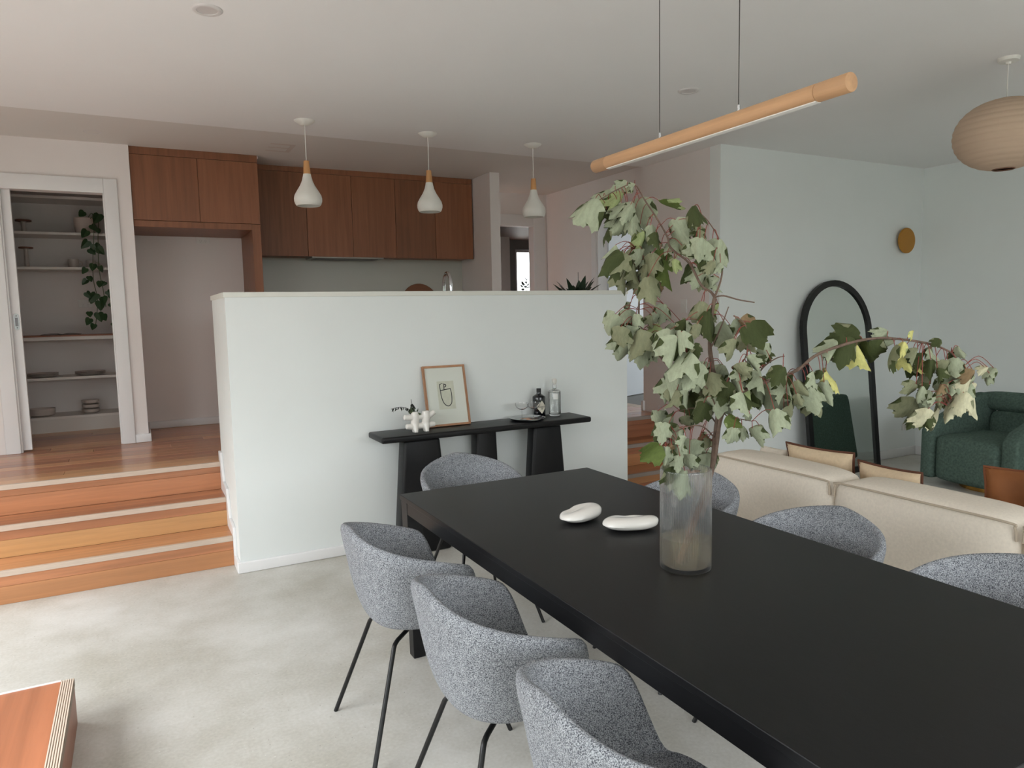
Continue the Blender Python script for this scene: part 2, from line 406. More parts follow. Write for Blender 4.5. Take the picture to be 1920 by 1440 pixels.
wall_open('wall_room', 'x', 8.4, 8.52, 4.59, 7.55, 0, ZT, WIN_B)
st(bx('wall_room', M_WALL, 5.92, 8.5, 7.5, 7.6, 0, ZT))
st(bx('ceiling', M_CEIL, 4.55, 8.5, 4.59, 5.473, 2.9, 3.0))

# window frames (aluminium, charcoal outside the picture; a pale one at the corridor's end)
def win_frame(name, axis, t, a0, a1, z0, z1, n, mt, w=0.05):
    root = bpy.data.objects.new(name, None); COL.objects.link(root); st(root)
    def bar(nm, u0, u1, w0, w1):
        (bx(nm, mt, t - 0.03, t + 0.03, u0, u1, w0, w1, root) if axis == 'x' else bx(nm, mt, u0, u1, t - 0.03, t + 0.03, w0, w1, root))
    bar('frame_rail', a0, a1, z0, z0 + w); bar('frame_rail', a0, a1, z1 - w, z1)
    for i in range(n + 1):
        u = a0 + (a1 - a0 - w) * i / n
        bar('frame_stile', u, u + w, z0 + w, z1 - w)
    return root
DK = mat('charcoal_aluminium', (52, 54, 56), 0.45)
win_frame('window_1', 'x', XL - 0.06, *WIN_L, 2, DK)
win_frame('window_2', 'y', YF - 0.06, *WIN_F, 3, DK)
win_frame('window_3', 'x', XL - 0.06, *WIN_L2, 1, DK)
win_frame('window_4', 'x', 8.46, *WIN_B, 2, DK)
w5 = win_frame('window_5', 'y', 9.66, *WIN_H, 1, M_TRIM, 0.04)
bx('pane', M_PANE, 5.21, 5.46, 9.655, 9.66, 0.66, 2.44, w5)

# kitchen floor boards laid across the room, each board an object
sub = st(bx('floor', mat('subfloor', (92, 62, 44), 0.8), XL, 4.43, 5.2, 7.78, ZK - 0.2, ZK - 0.018))
FW = [wood('floorboard_%d' % i, c, 'x', 0.3, 0.1, coat=0.2) for i, c in enumerate(
    [(194, 134, 96), (204, 148, 106), (178, 118, 86), (212, 164, 120), (196, 136, 102), (186, 126, 92), (208, 156, 112)])]
rng = random.Random(4)
y = 5.205; bw = 0.118; row = 0
while y < 7.75:
    x = XL + rng.uniform(-1.2, -0.1); last = -1
    while x < 4.42:
        L_ = rng.uniform(0.9, 2.1); x0, x1 = max(x, XL), min(x + L_, 4.43)
        if x1 > x0 + 0.02:
            k = rng.randrange(7)
            if k == last: k = (k + 3) % 7
            last = k
            bx('plank', FW[k], x0 + 0.0006, x1 - 0.0006, y + 0.0006, min(y + bw, 7.78) - 0.0006, ZK - 0.018, ZK + rng.uniform(-0.0004, 0.0), sub, bevel=0.0012, bseg=1)
        x += L_
    y += bw; row += 1

# stairs: two flights of the same three steps, either side of the half-height wall
YS = (4.647, 4.914, 5.182); RH = 0.18667
SW = {'r': wood('stair_red', (176, 118, 82), 'x', 0.36, 0.2, coat=0.15), 'y': wood('stair_gold', (198, 150, 100), 'x', 0.36, 0.13, coat=0.15),
      'o': wood('stair_orange', (186, 130, 88), 'x', 0.36, 0.14, coat=0.15), 'd': wood('stair_dark', (160, 104, 74), 'x', 0.36, 0.22, coat=0.15)}
def stairs(x0, x1, cols, nose):
    root = bpy.data.objects.new('staircase', None); COL.objects.link(root); root.location = ((x0 + x1) / 2, YS[0], 0); st(root)
    for i in range(3):
        z0, z1 = RH * i, RH * (i + 1); yf = YS[i]; c = cols[i]
        zs = z0 + (z1 - z0) * (0.54, 0.55, 0.62)[i]
        bx('riser_board', SW[c[0]], x0, x1, yf, yf + 0.02, z0 + 0.0005, zs - 0.001, root, bevel=0.001, bseg=1)
        bx('riser_board', SW[c[1]], x0, x1, yf + 0.0006, yf + 0.02, zs, z1 - 0.03, root, bevel=0.001, bseg=1)
        bx('carcass', M_CABD, x0, x1, yf + 0.02, 5.24, z0, z1 - 0.02, root)
        bx('nosing', nose, x0, x1, yf - 0.007, yf + 0.02, z1 - 0.03, z1 + 0.001, root, bevel=0.002)
        if i < 2:
            yb = YS[i + 1]
            bx('tread_board', SW[c[2]], x0, x1, yf + 0.02, yf + 0.135, z1 - 0.02, z1, root, bevel=0.001, bseg=1)
            bx('tread_board', SW[c[3]], x0, x1, yf + 0.1358, yb, z1 - 0.02, z1 - 0.0003, root, bevel=0.001, bseg=1)
    return root
stairs(XL, 0.465, ('oroo', 'yrdr', 'rrrr'), M_NOSE)
stairs(3.394, 4.306, ('doro', 'odod', 'ddrr'), mat('grey_nosing', (150, 138, 130), 0.5))

# skirtings, caps, casings
def skirt(name, x0, x1, y0, y1, z0=0.0, h=0.068):
    return st(bx(name, M_TRIM, x0, x1, y0, y1, z0, z0 + h, bevel=0.007, bseg=3, smooth=True))
st(MB().box(0.475, 3.384, 4.468, 4.604, 1.656, 1.686).box(0.475, 0.608, 4.604, 5.233, 1.656, 1.686).build('trim_1', M_CAP, bevel=0.002))
skirt('baseboard_half', 0.465, 3.394, 4.458, 4.476)
prof = [(4.476, 0), (4.476, 0.07), (4.62, 0.07), (4.62, RH + 0.06), (4.80, RH + 0.075), (4.885, 2 * RH + 0.06), (5.06, 2 * RH + 0.075), (5.15, ZK + 0.07), (5.235, ZK + 0.07),
        (5.243, ZK + 0.055), (5.243, ZK), (5.2, ZK), (5.2, 0)]
st(MB().prism(prof, 'x', 0.465, 0.483).build('trim_2', M_TRIM, bevel=0.004, bseg=2))
st(MB().prism(prof, 'x', 3.376, 3.394).build('trim_3', M_TRIM, bevel=0.004, bseg=2))
st(MB().prism([(y, z) for y, z in prof if y > 4.5] + [(4.5, 0)], 'x', 4.306, 4.324).build('trim_4', M_TRIM, bevel=0.003))
skirt('baseboard_back', 4.324, XR, 4.451, 4.469, h=0.09)
skirt('baseboard_right', XR - 0.018, XR, YF, 4.451, h=0.09)
skirt('baseboard_hall', 4.306, 4.44, 5.455, 5.491, ZK, 0.1)
skirt('baseboard_pantry', -0.036, 0.077, 6.378, 6.396, ZK)
skirt('baseboard_niche', 0.059, 0.077, 6.396, 7.107, ZK)
skirt('baseboard_niche', 0.077, 0.93, 7.107, 7.125, ZK)
skirt('baseboard_left', XL, XL + 0.018, 5.25, 6.396, ZK)
def casing(name, lo, hi, face, d=0.02):
    st(bx(name, M_TRIM, *lo, *face, *hi, bevel=0.006, bseg=3, smooth=True))
def casing_y(n, x0, x1, z0, z1, y0, y1): st(bx(n, M_TRIM, x0, x1, y0, y1, z0, z1, bevel=0.005, bseg=3, smooth=True))
casing_y('trim_5', -0.129, -0.036, ZK, 2.617, 6.374, 6.396)
casing_y('trim_5', -0.89, -0.796, ZK, 2.617, 6.374, 6.396)
casing_y('trim_5', -0.796, -0.129, 2.506, 2.617, 6.374, 6.396)
casing_y('trim_6', -0.14, -0.122, ZK, 2.51, 6.39, 6.515)          # jamb linings
casing_y('trim_6', -0.803, -0.785, ZK, 2.51, 6.39, 6.425)
casing_y('trim_7', 4.246, 4.40, ZK, 2.665, 7.414, 7.434)
casing_y('trim_7', 3.40, 4.246, 2.53, 2.665, 7.414, 7.434)
st(bx('trim_8', M_TRIM, 4.41, 4.43, 6.384, 6.47, ZK, 2.6, bevel=0.005))
st(bx('trim_8', M_TRIM, 4.41, 4.43, 5.5, 6.384, 2.512, 2.6, bevel=0.005))
st(bx('trim_8', M_TRIM, 4.425, 4.552, 6.362, 6.384, ZK, 2.512))

# sliding pantry door, pushed into its pocket
d1 = st(bx('door_1', M_TRIM, XL, -0.731, 6.43, 6.466, ZK + 0.014, 2.51, bevel=0.003))
hp = MB()
sh = [(-0.759 + sx * 0.0 + 0.017 * math.cos(a), z0 + 0.017 * math.sin(a)) for z0, a0 in ((1.585, 0), (1.497, PI)) for sx in (1,) for a in [a0 + PI * k / 8 for k in range(9)]]
hp.prism(sh, 'y', 6.427, 6.431)
hh = hp.build('flush_handle', M_STEEL, d1)
bx('finger_pull', mat('pull_recess', (120, 120, 122), 0.4, metal=0.8), -0.768, -0.750, 6.4255, 6.4275, 1.51, 1.572, hh, bevel=0.002)
for z in (1.497, 1.585):
    MB().lathe([(0.0035, 0), (0.0035, 0.0012)], seg=12).build('screw', M_DARKP, hh, xf=Matrix.Translation((-0.759, 6.4272, z)) @ Matrix.Rotation(PI / 2, 4, 'X'))
# hinged door of the room off the hall, standing open
an = math.atan2(0.324, 0.946)
d2_ = st(bx('door_2', mat('door_paint', (222, 228, 234), 0.45), 0, 0.8, -0.035, 0, 0.012, 1.94, bevel=0.002, xf=Matrix.Translation((4.535, 6.372, ZK)) @ Matrix.Rotation(an, 4, 'Z')))
for z in (0.25, 1.72):
    bx('hinge', M_STEEL, 4.526, 4.546, 6.345, 6.36, ZK + z, ZK + z + 0.1, d2_, bevel=0.003)

st(bx('floor', M_NOSE, 4.43, 4.555, 5.55, 6.38, ZK - 0.03, ZK))     # door threshold of the room off the hall
st(bx('wall_bulkhead', M_WALLW, 0.0595, 1.03, 6.47, 7.124, 2.872, 3.0))
st(bx('wall_bulkhead', M_WALLW, 1.03, 3.1765, 6.83, 7.124, 2.872, 3.0))

# ---------------------------------------------------------------- dining table
t = thing('dining_table', 'long black timber dining table carrying the ribbed glass vase', 'table', (1.5, 1.8, 0))
TX0, TX1, TY0, TY1 = 1.0, 2.0, 0.62, 2.99
bx('tabletop', M_BLACK, TX0, TX1, TY0, TY1, 0.718, 0.74, t, bevel=0.0025)
for n, a in (('apron', (TX0 + 0.006, TX0 + 0.03, TY0 + 0.08, TY1 - 0.08)), ('apron', (TX0 + 0.08, TX1 - 0.08, TY0 + 0.006, TY0 + 0.03)), ('apron', (TX0 + 0.08, TX1 - 0.08, TY1 - 0.03, TY1 - 0.006))):
    bx(n, M_BLACK, *a, 0.664, 0.7175, t, bevel=0.002)
bx('apron', M_BLACK, TX1 - 0.03, TX1 - 0.006, TY0 + 0.08, TY1 - 0.08, 0.692, 0.7175, t, bevel=0.002)
for sx, x in ((1, TX0 + 0.004), (-1, TX1 - 0.004)):
    for sy, y in ((1, TY0 + 0.004), (-1, TY1 - 0.004)):
        w = 0.076; w2 = 0.056; i_ = 0.012
        top = [(x, y), (x + sx * w, y), (x + sx * w, y + sy * w), (x, y + sy * w)]
        xb, yb = x + sx * i_, y + sy * i_
        bot = [(xb, yb), (xb + sx * w2, yb), (xb + sx * w2, yb + sy * w2), (xb, yb + sy * w2)]
        MB().hexa([(a, c, 0) for a, c in bot] + [(a, c, 0.7175) for a, c in top]).build('leg', M_BLACK, t, bevel=0.003)

# ---------------------------------------------------------------- shell chairs
def chair_shell():
    N_, M_ = 56, 18; vs = [(0.0, 0, 0.437)]; fs = []
    for i in range(N_):
        th = 2 * PI * i / N_; ph = abs(math.degrees(th if th <= PI else th - 2 * PI))
        h = 0.452 + 0.203 * smooth01(40, 64, ph) + (0.145 * (1 - ((180 - ph) / 117) ** 1.2) if ph > 63 else 0)
        cx, sy = math.cos(th), math.sin(th)
        ex = 2.5
        def rad(ax, ay): return 1 / ((abs(cx) / ax) ** ex + (abs(sy) / ay) ** ex) ** (1 / ex)
        ax_s, ax_r = (0.205, 0.232) if cx > 0 else (0.175, 0.252)
        arm = smooth01(36, 66, ph)
        rs, rr = rad(ax_s, 0.185), rad(ax_r, 0.215 + 0.047 * arm)
        for j in range(1, M_ + 1):
            q = j / M_
            if q < 0.42:
                u = q / 0.42; r = rs * u; z = 0.437 + 0.004 * u * u
            else:
                u = (q - 0.42) / 0.58
                r = rs + (rr - rs) * (0.58 * math.sin(u * PI / 2) + 0.42 * u) + 0.008 * arm * smooth01(0.72, 1.0, u)
                z = 0.441 + (h - 0.441) * (0.45 * (1 - math.cos(u * PI / 2)) + 0.55 * u ** 1.25)
            vs.append((r * cx, r * sy, z))
    for i in range(N_):
        k = (i + 1) % N_
        fs.append((0, 1 + i * M_, 1 + k * M_))
        for j in range(M_ - 1):
            a = 1 + i * M_ + j; c = 1 + k * M_ + j
            fs.append((a, a + 1, c + 1, c))
    return MB().add(vs, fs)
t = thing('dining_chair', '', 'chair', (0, 0, 0), 'shell chairs around the dining table')
sh = chair_shell().build('shell', M_CHAIR, t, smooth=True)
for e in sh.data.edges: e.use_edge_sharp = False
md = sh.modifiers.new('thick', 'SOLIDIFY'); md.thickness = 0.03; md.offset = -1.0; md.use_even_offset = True
md = sh.modifiers.new('sub', 'SUBSURF'); md.levels = 1; md.render_levels = 1
for sx in (1, -1):
    for sy in (1, -1):
        p = [(sx * 0.262, sy * 0.232, 0.0), (sx * 0.148, sy * 0.14, 0.352), (sx * 0.141, sy * 0.134, 0.374), (sx * 0.134, sy * 0.128, 0.386), (sx * 0.12, sy * 0.115, 0.392), (sx * 0.02, sy * 0.02, 0.398)]
        MB().tube(p, 0.0082, 10).build('leg', M_BLACKM, t, smooth=True)
MB().lathe([(0.075, 0.395), (0.09, 0.41), (0.09, 0.418)], seg=24).build('seat_plate', M_BLACKM, t, smooth=True)
CH = [(0.87, 2.45, 0.02, 'grey shell chair farthest along the table side that faces the timber steps'),
      (0.899, 1.78, 0.0, 'middle grey shell chair of the three with bare concrete floor behind them'),
      (0.902, 1.14, -0.01, 'grey shell chair cut off by the bottom edge of the picture'),
      (1.475, 3.215, -PI / 2, 'grey shell chair at the table end in front of the black console'),
      (2.03, 2.37, PI, 'grey shell chair seen partly behind the ribbed glass vase'),
      (2.02, 1.70, PI + 0.02, 'grey shell chair whose round back hides the seam of the sofa'),
      (2.03, 1.07, PI, 'grey shell chair on the sofa side cut off by the picture edge')]
for k, (x, y, a, l) in enumerate(CH):
    if k == 0: c_ = t; c_.location = (x, y, 0); c_.rotation_euler = (0, 0, a); c_['label'] = l
    else: dup(t, (x, y, 0), a, l)

# ---------------------------------------------------------------- console table against the half-height wall
t = thing('console_table', 'slim black timber console table on three slab legs against the white half wall', 'table', (2.06, 4.32, 0))
MB().box(1.297, 2.835, 4.172, 4.462, 0.748, 0.787).build('tabletop', M_BLACK, t, bevel=0.013, bseg=4, smooth=True)
def slab_leg(xt0, xt1, xb0, xb1, y0, y1):
    MB().hexa([(xb0, y0, 0), (xb1, y0, 0), (xb1, y1, 0), (xb0, y1, 0), (xt0, y0, 0.7478), (xt1, y0, 0.7478), (xt1, y1, 0.7478), (xt0, y1, 0.7478)]).build('leg', M_BLACK, t, bevel=0.022, bseg=4, smooth=True)
slab_leg(1.46, 1.70, 1.40, 1.765, 4.225, 4.345)
slab_leg(2.005, 2.155, 1.985, 2.18, 4.32, 4.43)
slab_leg(2.395, 2.615, 2.34, 2.675, 4.225, 4.33)
ZC = 0.787

# framed drawing leaning on the wall
t = thing('framed_drawing', 'oak framed line drawing of a cup shape leaning on the half wall', 'picture', (1.83, 4.36, ZC))
FM = Matrix.Translation((1.676, 4.36, ZC + 0.0048)) @ Matrix.Rotation(-math.atan2(0.092, 0.40), 4, 'X')
fw_, fh = 0.306, 0.408
FO = wood('frame_oak', (178, 130, 96), 'z', 0.45, 0.12)
for a in ((0, 0.014, 0, fh), (fw_ - 0.014, fw_, 0, fh)):
    bx('frame_side', FO, a[0], a[1], 0, 0.02, a[2], a[3], t, bevel=0.001, xf=FM)
for a in ((0.014, fw_ - 0.014, 0, 0.014), (0.014, fw_ - 0.014, fh - 0.014, fh)):
    bx('frame_rail', FO, a[0], a[1], 0, 0.02, a[2], a[3], t, bevel=0.001, xf=FM)
bx('mount_board', mat('mount_paper', (222, 225, 216), 0.7), 0.013, fw_ - 0.013, 0.009, 0.016, 0.013, fh - 0.013, t, xf=FM)
dr = bx('drawing_sheet', mat('drawing_paper', (206, 207, 190), 0.7, var=0.06, vscale=40), 0.094, 0.214, 0.0082, 0.009, 0.112, 0.302, t, xf=FM)
INK = mat('black_ink', (22, 24, 22), 0.8)
def ink(pts, r=0.0028):
    p3 = spline([(x, 0.0079, z) for x, z in pts], 5) if len(pts) > 2 else [(x, 0.0079, z) for x, z in pts]
    b = MB(); vs = []; fs = []
    for i, p in enumerate(p3):
        p = Vector(p); q = Vector(p3[min(i + 1, len(p3) - 1)]) - Vector(p3[max(i - 1, 0)]); nrm = Vector((-q.z, 0, q.x)).normalized() * r
        vs += [p + nrm, p - nrm]
    n = len(p3)
    fs = [(2 * i, 2 * i + 1, 2 * i + 3, 2 * i + 2) for i in range(n - 1)]
    b.add(vs, fs).build('ink_line', INK, dr, xf=FM)
ink([(0.114, 0.240), (0.116, 0.205), (0.122, 0.175), (0.134, 0.148), (0.152, 0.135), (0.168, 0.135), (0.184, 0.15), (0.19, 0.18), (0.191, 0.215), (0.188, 0.249)])
ink([(0.113, 0.240), (0.188, 0.249)])
ink([(0.114, 0.238), (0.112, 0.265), (0.113, 0.279), (0.121, 0.285)])
ink([(0.125, 0.286), (0.132, 0.287)], 0.002); ink([(0.136, 0.286), (0.142, 0.283)], 0.002)
ink([(0.141, 0.243), (0.142, 0.279)])
ink([(0.142, 0.279), (0.152, 0.281), (0.157, 0.273), (0.153, 0.264), (0.143, 0.262)])
bx('glass_pane', M_PANE, 0.0135, fw_ - 0.0135, 0.003, 0.005, 0.0135, fh - 0.0135, t, xf=FM)

# tubular white vase and its sprigs
t = thing('tube_vase', 'small white ceramic vase of joined stubby tubes on the console end', 'vase', (1.585, 4.27, ZC))
b = MB()
for x in (1.548, 1.622):
    b.tube([(x, 4.27, ZC), (x, 4.27, ZC + 0.035), (x, 4.27, ZC + 0.10), (x, 4.27, ZC + 0.133)], [0.018, 0.025, 0.029, 0.022], 16)
    b.tube([(x - 0.004, 4.24, ZC), (x, 4.262, ZC + 0.05)], [0.013, 0.02], 12)
for z, dx in ((0.038, -0.004), (0.098, 0.008)):
    b.tube([(1.482 - dx, 4.262, ZC + z + 0.004), (1.52, 4.266, ZC + z), (1.585, 4.27, ZC + z), (1.65, 4.272, ZC + z + 0.003), (1.684, 4.274, ZC + z + (0.022 if z > 0.05 else 0.004))], [0.0165, 0.02, 0.02, 0.02, 0.0165], 14)
v = b.build('body', M_WHITE, t, smooth=True)
md = v.modifiers.new('join', 'REMESH'); md.mode = 'VOXEL'; md.voxel_size = 0.0032; md.use_smooth_shade = True
md = v.modifiers.new('soft', 'SMOOTH'); md.iterations = 8; md.factor = 0.5
t = thing('dried_sprig', 'dark green drying leaf sprigs standing in the white tube vase', 'plant', (1.55, 4.27, ZC + 0.09))
LG = mat('dried_leaf_green', (70, 84, 58), 0.8, var=0.35, vscale=60)
LD = mat('dried_leaf_dark', (40, 44, 40), 0.8)
s1 = spline([(1.55, 4.27, ZC + 0.09), (1.535, 4.262, ZC + 0.15), (1.522, 4.255, ZC + 0.215)])
s2 = spline([(1.545, 4.27, ZC + 0.09), (1.51, 4.262, ZC + 0.15), (1.45, 4.25, ZC + 0.172), (1.385, 4.24, ZC + 0.165)])
for s_ in (s1, s2): MB().tube(s_, 0.0016, 6).build('stem', LD, t)
def small_leaf(p, d, L_, w, mt, parent, name='leaf'):
    d = Vector(d).normalized(); n = d.cross(Vector((random.uniform(-1, 1), random.uniform(-1, 1), random.uniform(-1, 1)))).normalized(); k = d.cross(n)
    p = Vector(p); prof = ((0, 0.05), (0.25, 0.8), (0.5, 1), (0.75, 0.6), (1, 0.02))
    vs = []
    for u, h in prof:
        c_ = p + d * L_ * u - k * 0.25 * L_ * u * u
        vs += [c_ + n * w * h + k * w * 0.4 * h, c_ - k * 0.002, c_ - n * w * h + k * w * 0.4 * h]
    fs = []
    for i in range(4):
        a = i * 3
        fs += [(a, a + 1, a + 4, a + 3), (a + 1, a + 2, a + 5, a + 4)]
    return MB().add(vs, fs).build(name, mt, parent, smooth=True)
for i in range(26):
    q = s1[min(len(s1) - 1, int(i / 26 * len(s1)))] if i < 20 else Vector((1.55, 4.27, ZC + 0.12))
    small_leaf(q, (random.uniform(-0.6, 0.6), random.uniform(-0.5, 0.3), random.uniform(-0.9, 0.5)), random.uniform(0.03, 0.045), 0.009, LG if random.random() < 0.6 else LD, t)
for i in range(12):
    q = s2[int(len(s2) * (0.35 + 0.64 * i / 12))]
    small_leaf(q, (random.uniform(-0.5, 0.3), random.uniform(-0.3, 0.3), -1), random.uniform(0.016, 0.026), 0.005, LD, t)

# tray with two coupes, and two bottles
t = thing('serving_tray', 'round silver tray carrying two empty coupe glasses', 'tray', (2.385, 4.30, ZC))
MB().lathe([(0.0, 0.004), (0.095, 0.004), (0.106, 0.007), (0.122, 0.02), (0.127, 0.019), (0.124, 0.012), (0.108, 0.0), (0.0, 0.0)], (2.385, 4.30, ZC), 48).build('tray_dish', M_STEEL, t, smooth=True)
MB().lathe([(0.0, 0.0055), (0.062, 0.0055), (0.064, 0.0045)], (2.395, 4.30, ZC), 36).build('tray_reflection', mat('warm_reflection', (214, 150, 104), 0.35, metal=0.3), t, smooth=True)  # tan disc stands in for warm wood reflected in the silver tray
def coupe(x, y, label):
    t = thing('coupe_glass', label, 'glass', (x, y, ZC + 0.0056), 'coupe glasses on the silver tray')
    MB().lathe([(0.0, 0.001), (0.03, 0.0), (0.031, 0.0015), (0.006, 0.004), (0.003, 0.01)], (x, y, ZC + 0.0056), 28).build('foot', M_GLASS, t, smooth=True)
    MB().tube([(x, y, ZC + 0.012), (x, y, ZC + 0.075)], 0.0024, 10).build('stem', M_GLASS, t, smooth=True)
    MB().lathe([(0.002, 0.068), (0.02, 0.073), (0.038, 0.085), (0.046, 0.10), (0.048, 0.115), (0.0472, 0.115), (0.045, 0.10), (0.037, 0.0865), (0.019, 0.0745), (0.0, 0.0715)], (x, y, ZC + 0.0056), 36).build('bowl', M_GLASS, t, smooth=True)
coupe(2.345, 4.305, 'coupe glass on the silver tray, the one farther from the dark bottle')
coupe(2.432, 4.295, 'coupe glass on the silver tray, overlapping the dark bottle')
t = thing('apothecary_bottle', 'squat black spirit bottle with a cream diamond label', 'bottle', (2.535, 4.398, ZC))
MB().lathe([(0.0, 0), (0.042, 0.0), (0.046, 0.005), (0.046, 0.14), (0.044, 0.146), (0.03, 0.156), (0.018, 0.162), (0.016, 0.17), (0.0155, 0.176)], (2.535, 4.398, ZC), 36).build('body', mat('black_bottle_glass', (14, 14, 18), 0.12, coat=0.4), t, smooth=True)
MB().lathe([(0.0165, 0.176), (0.0165, 0.203), (0.0, 0.204)], (2.535, 4.398, ZC), 24).build('stopper', M_DARKP, t, smooth=True)
def wrap(cx, cy, r, pts, name, mt, parent, n=10, z0=0.0):
    """a label lying on a bottle: rows of (z, half width) wrapped on radius r, facing the room"""
    vs = []; fs = []; a0 = math.atan2(-4.3, -2.2) + z0
    for z, hw in pts:
        for k in range(n + 1):
            a = a0 + (hw * (2 * k / n - 1)) / r
            vs.append((cx + r * math.cos(a), cy + r * math.sin(a), ZC + z))
    for i in range(len(pts) - 1):
        for k in range(n):
            a = i * (n + 1) + k; fs.append((a, a + 1, a + n + 2, a + n + 1))
    return MB().add(vs, fs).build(name, mt, parent, smooth=True)
LBL = mat('cream_label', (228, 222, 206), 0.6)
lb = wrap(2.535, 4.398, 0.0466, [(0.026 + 0.092 * i / 10, 0.038 * (1 - abs(i / 5 - 1)) + 0.0008) for i in range(11)], 'diamond_label', LBL, t, z0=0.42)
def text(s_, size, loc, rotz, parent, mt, name='lettering'):
    cu = bpy.data.curves.new(name, 'FONT'); cu.body = s_; cu.size = size; cu.align_x = 'CENTER'; cu.align_y = 'CENTER'; cu.extrude = 0.0002
    cu.materials.append(mt)
    o = bpy.data.objects.new(name, cu); COL.objects.link(o)
    dg = bpy.context.evaluated_depsgraph_get(); me = bpy.data.meshes.new_from_object(o.evaluated_get(dg)); me.name = name
    me.transform(Matrix.Translation(Vector(loc) - off(parent)) @ Matrix.Rotation(rotz, 4, 'Z') @ Matrix.Rotation(PI / 2, 4, 'X'))
    bpy.data.objects.remove(o); o = bpy.data.objects.new(name, me); COL.objects.link(o); o.parent = parent
    return o
la = math.atan2(-4.3, -2.2) + 0.42
for s_, sz, z in (("HENDRICK'S", 0.0105, 0.074), ('GIN', 0.0095, 0.06)):
    text(s_, sz, (2.535 + 0.0485 * math.cos(la), 4.398 + 0.0485 * math.sin(la), ZC + z), la + PI / 2, lb, INK)
t = thing('clear_bottle', 'tall clear glass spirit bottle with a white stopper and small white label', 'bottle', (2.655, 4.378, ZC))
MB().lathe([(0.0, 0.0), (0.04, 0.0), (0.043, 0.004), (0.043, 0.178), (0.04, 0.184), (0.016, 0.19), (0.0135, 0.196), (0.0135, 0.232),
            (0.0105, 0.232), (0.0105, 0.195), (0.03, 0.183), (0.0395, 0.176), (0.0395, 0.018), (0.036, 0.014), (0.0, 0.014)], (2.655, 4.378, ZC), 40).build('body', M_GLASS, t, smooth=True)
MB().lathe([(0.0, 0.0145), (0.0388, 0.0185), (0.0388, 0.172), (0.0, 0.172)], (2.655, 4.378, ZC), 36).build('liquid', mat('clear_spirit', (0.97, 0.99, 0.98, 1), 0.0, trans=1.0, ior=1.36), t, smooth=True)
MB().lathe([(0.0105, 0.225), (0.0125, 0.232), (0.0175, 0.245), (0.0185, 0.262), (0.012, 0.267), (0.0, 0.268)], (2.655, 4.378, ZC), 28).build('stopper', M_MATTE, t, smooth=True)
lb = wrap(2.655, 4.378, 0.0436, [(0.122, 0.018), (0.162, 0.018)], 'paper_label', mat('white_label', (232, 233, 230), 0.5), t, z0=0.12)

# ---------------------------------------------------------------- on the dining table
def pebble(name, label, x, y, rx, ry, h, rot, px_):
    t = thing(name, label, 'dish', (x, y, 0.74), 'white pebble dishes on the dining table')
    seg, rings = 40, 16; vs = []; 
    for i in range(rings + 1):
        tt = PI * i / rings
        for k in range(seg):
            a = 2 * PI * k / seg
            rr = math.sin(tt) ** 0.8
            wob = 1 + 0.07 * math.cos(2 * a + 0.6) + 0.05 * math.cos(3 * a + 1.4) - 0.16 * math.exp(-((a - 1.6) / 0.4) ** 2)
            X = rx * rr * wob * math.cos(a); Y = ry * rr * wob * math.sin(a)
            Z = h / 2 + h / 2 * math.copysign(abs(math.cos(tt)) ** 0.85, math.cos(tt))
            if Z > h * 0.45:
                dn_ = math.exp(-(((X - px_ * rx) / (rx * 0.75)) ** 2 + ((Y - 0.35 * ry) / (ry * 0.6)) ** 2))
                Z -= 0.42 * h * dn_
                Z += 0.12 * h * math.cos(a - 0.5) * rr
            vs.append((X, Y, Z))
    fs = [(i * seg + k, (i + 1) * seg + k, (i + 1) * seg + (k + 1) % seg, i * seg + (k + 1) % seg) for i in range(rings) for k in range(seg)]
    MB().add(vs, fs).build('body', M_WHITE, t, smooth=True, xf=Matrix.Translation((x, y, 0.74)) @ Matrix.Rotation(rot, 4, "Z"))
    return t

pebble('pebble_dish', 'small white pebble dish with a pinched top, nearer the table end by the console', 1.46, 2.235, 0.086, 0.07, 0.06, 0.3, -0.2)
pebble('pebble_dish', 'larger hollowed white pebble dish close to the ribbed vase', 1.555, 2.052, 0.096, 0.074, 0.056, -0.35, 0.15)

t = thing('ribbed_vase', 'tall ribbed clear glass vase part filled with cloudy water', 'vase', (1.46, 1.645, 0.74))
b = MB(); seg = 256; vs = []; fs = []
vprof = [(0.072, 0.0, 0), (0.0765, 0.004, 1), (0.0765, 0.30, 1), (0.0765, 0.309, 0), (0.0755, 0.311, 0), (0.0715, 0.309, 0), (0.0712, 0.02, 0), (0.066, 0.012, 0), (0.0005, 0.012, 0), (0.0005, 0.0, 0)]
for r_, z, rib in vprof:
    for k in range(seg):
        a = 2 * PI * k / seg; rr = r_ + (0.0013 * math.cos(64 * a) if rib else 0)
        vs.append((1.46 + rr * math.cos(a), 1.645 + rr * math.sin(a), 0.74 + z))
n = len(vprof)
fs = [(i * seg + k, i * seg + (k + 1) % seg, ((i + 1) % n) * seg + (k + 1) % seg, ((i + 1) % n) * seg + k) for i in range(n) for k in range(seg)]
b.add(vs, fs).build('glass_body', M_RIB, t, smooth=True)
MB().lathe([(0.0, 0.0125), (0.0655, 0.0125), (0.0708, 0.0205), (0.0708, 0.098), (0.0, 0.098)], (1.46, 1.645, 0.74), 64).build('water', thin_glass('cloudy_water', (0.93, 0.88, 0.76, 1), 1.2, 0.17, (0.80, 0.70, 0.54, 1)), t, smooth=True)

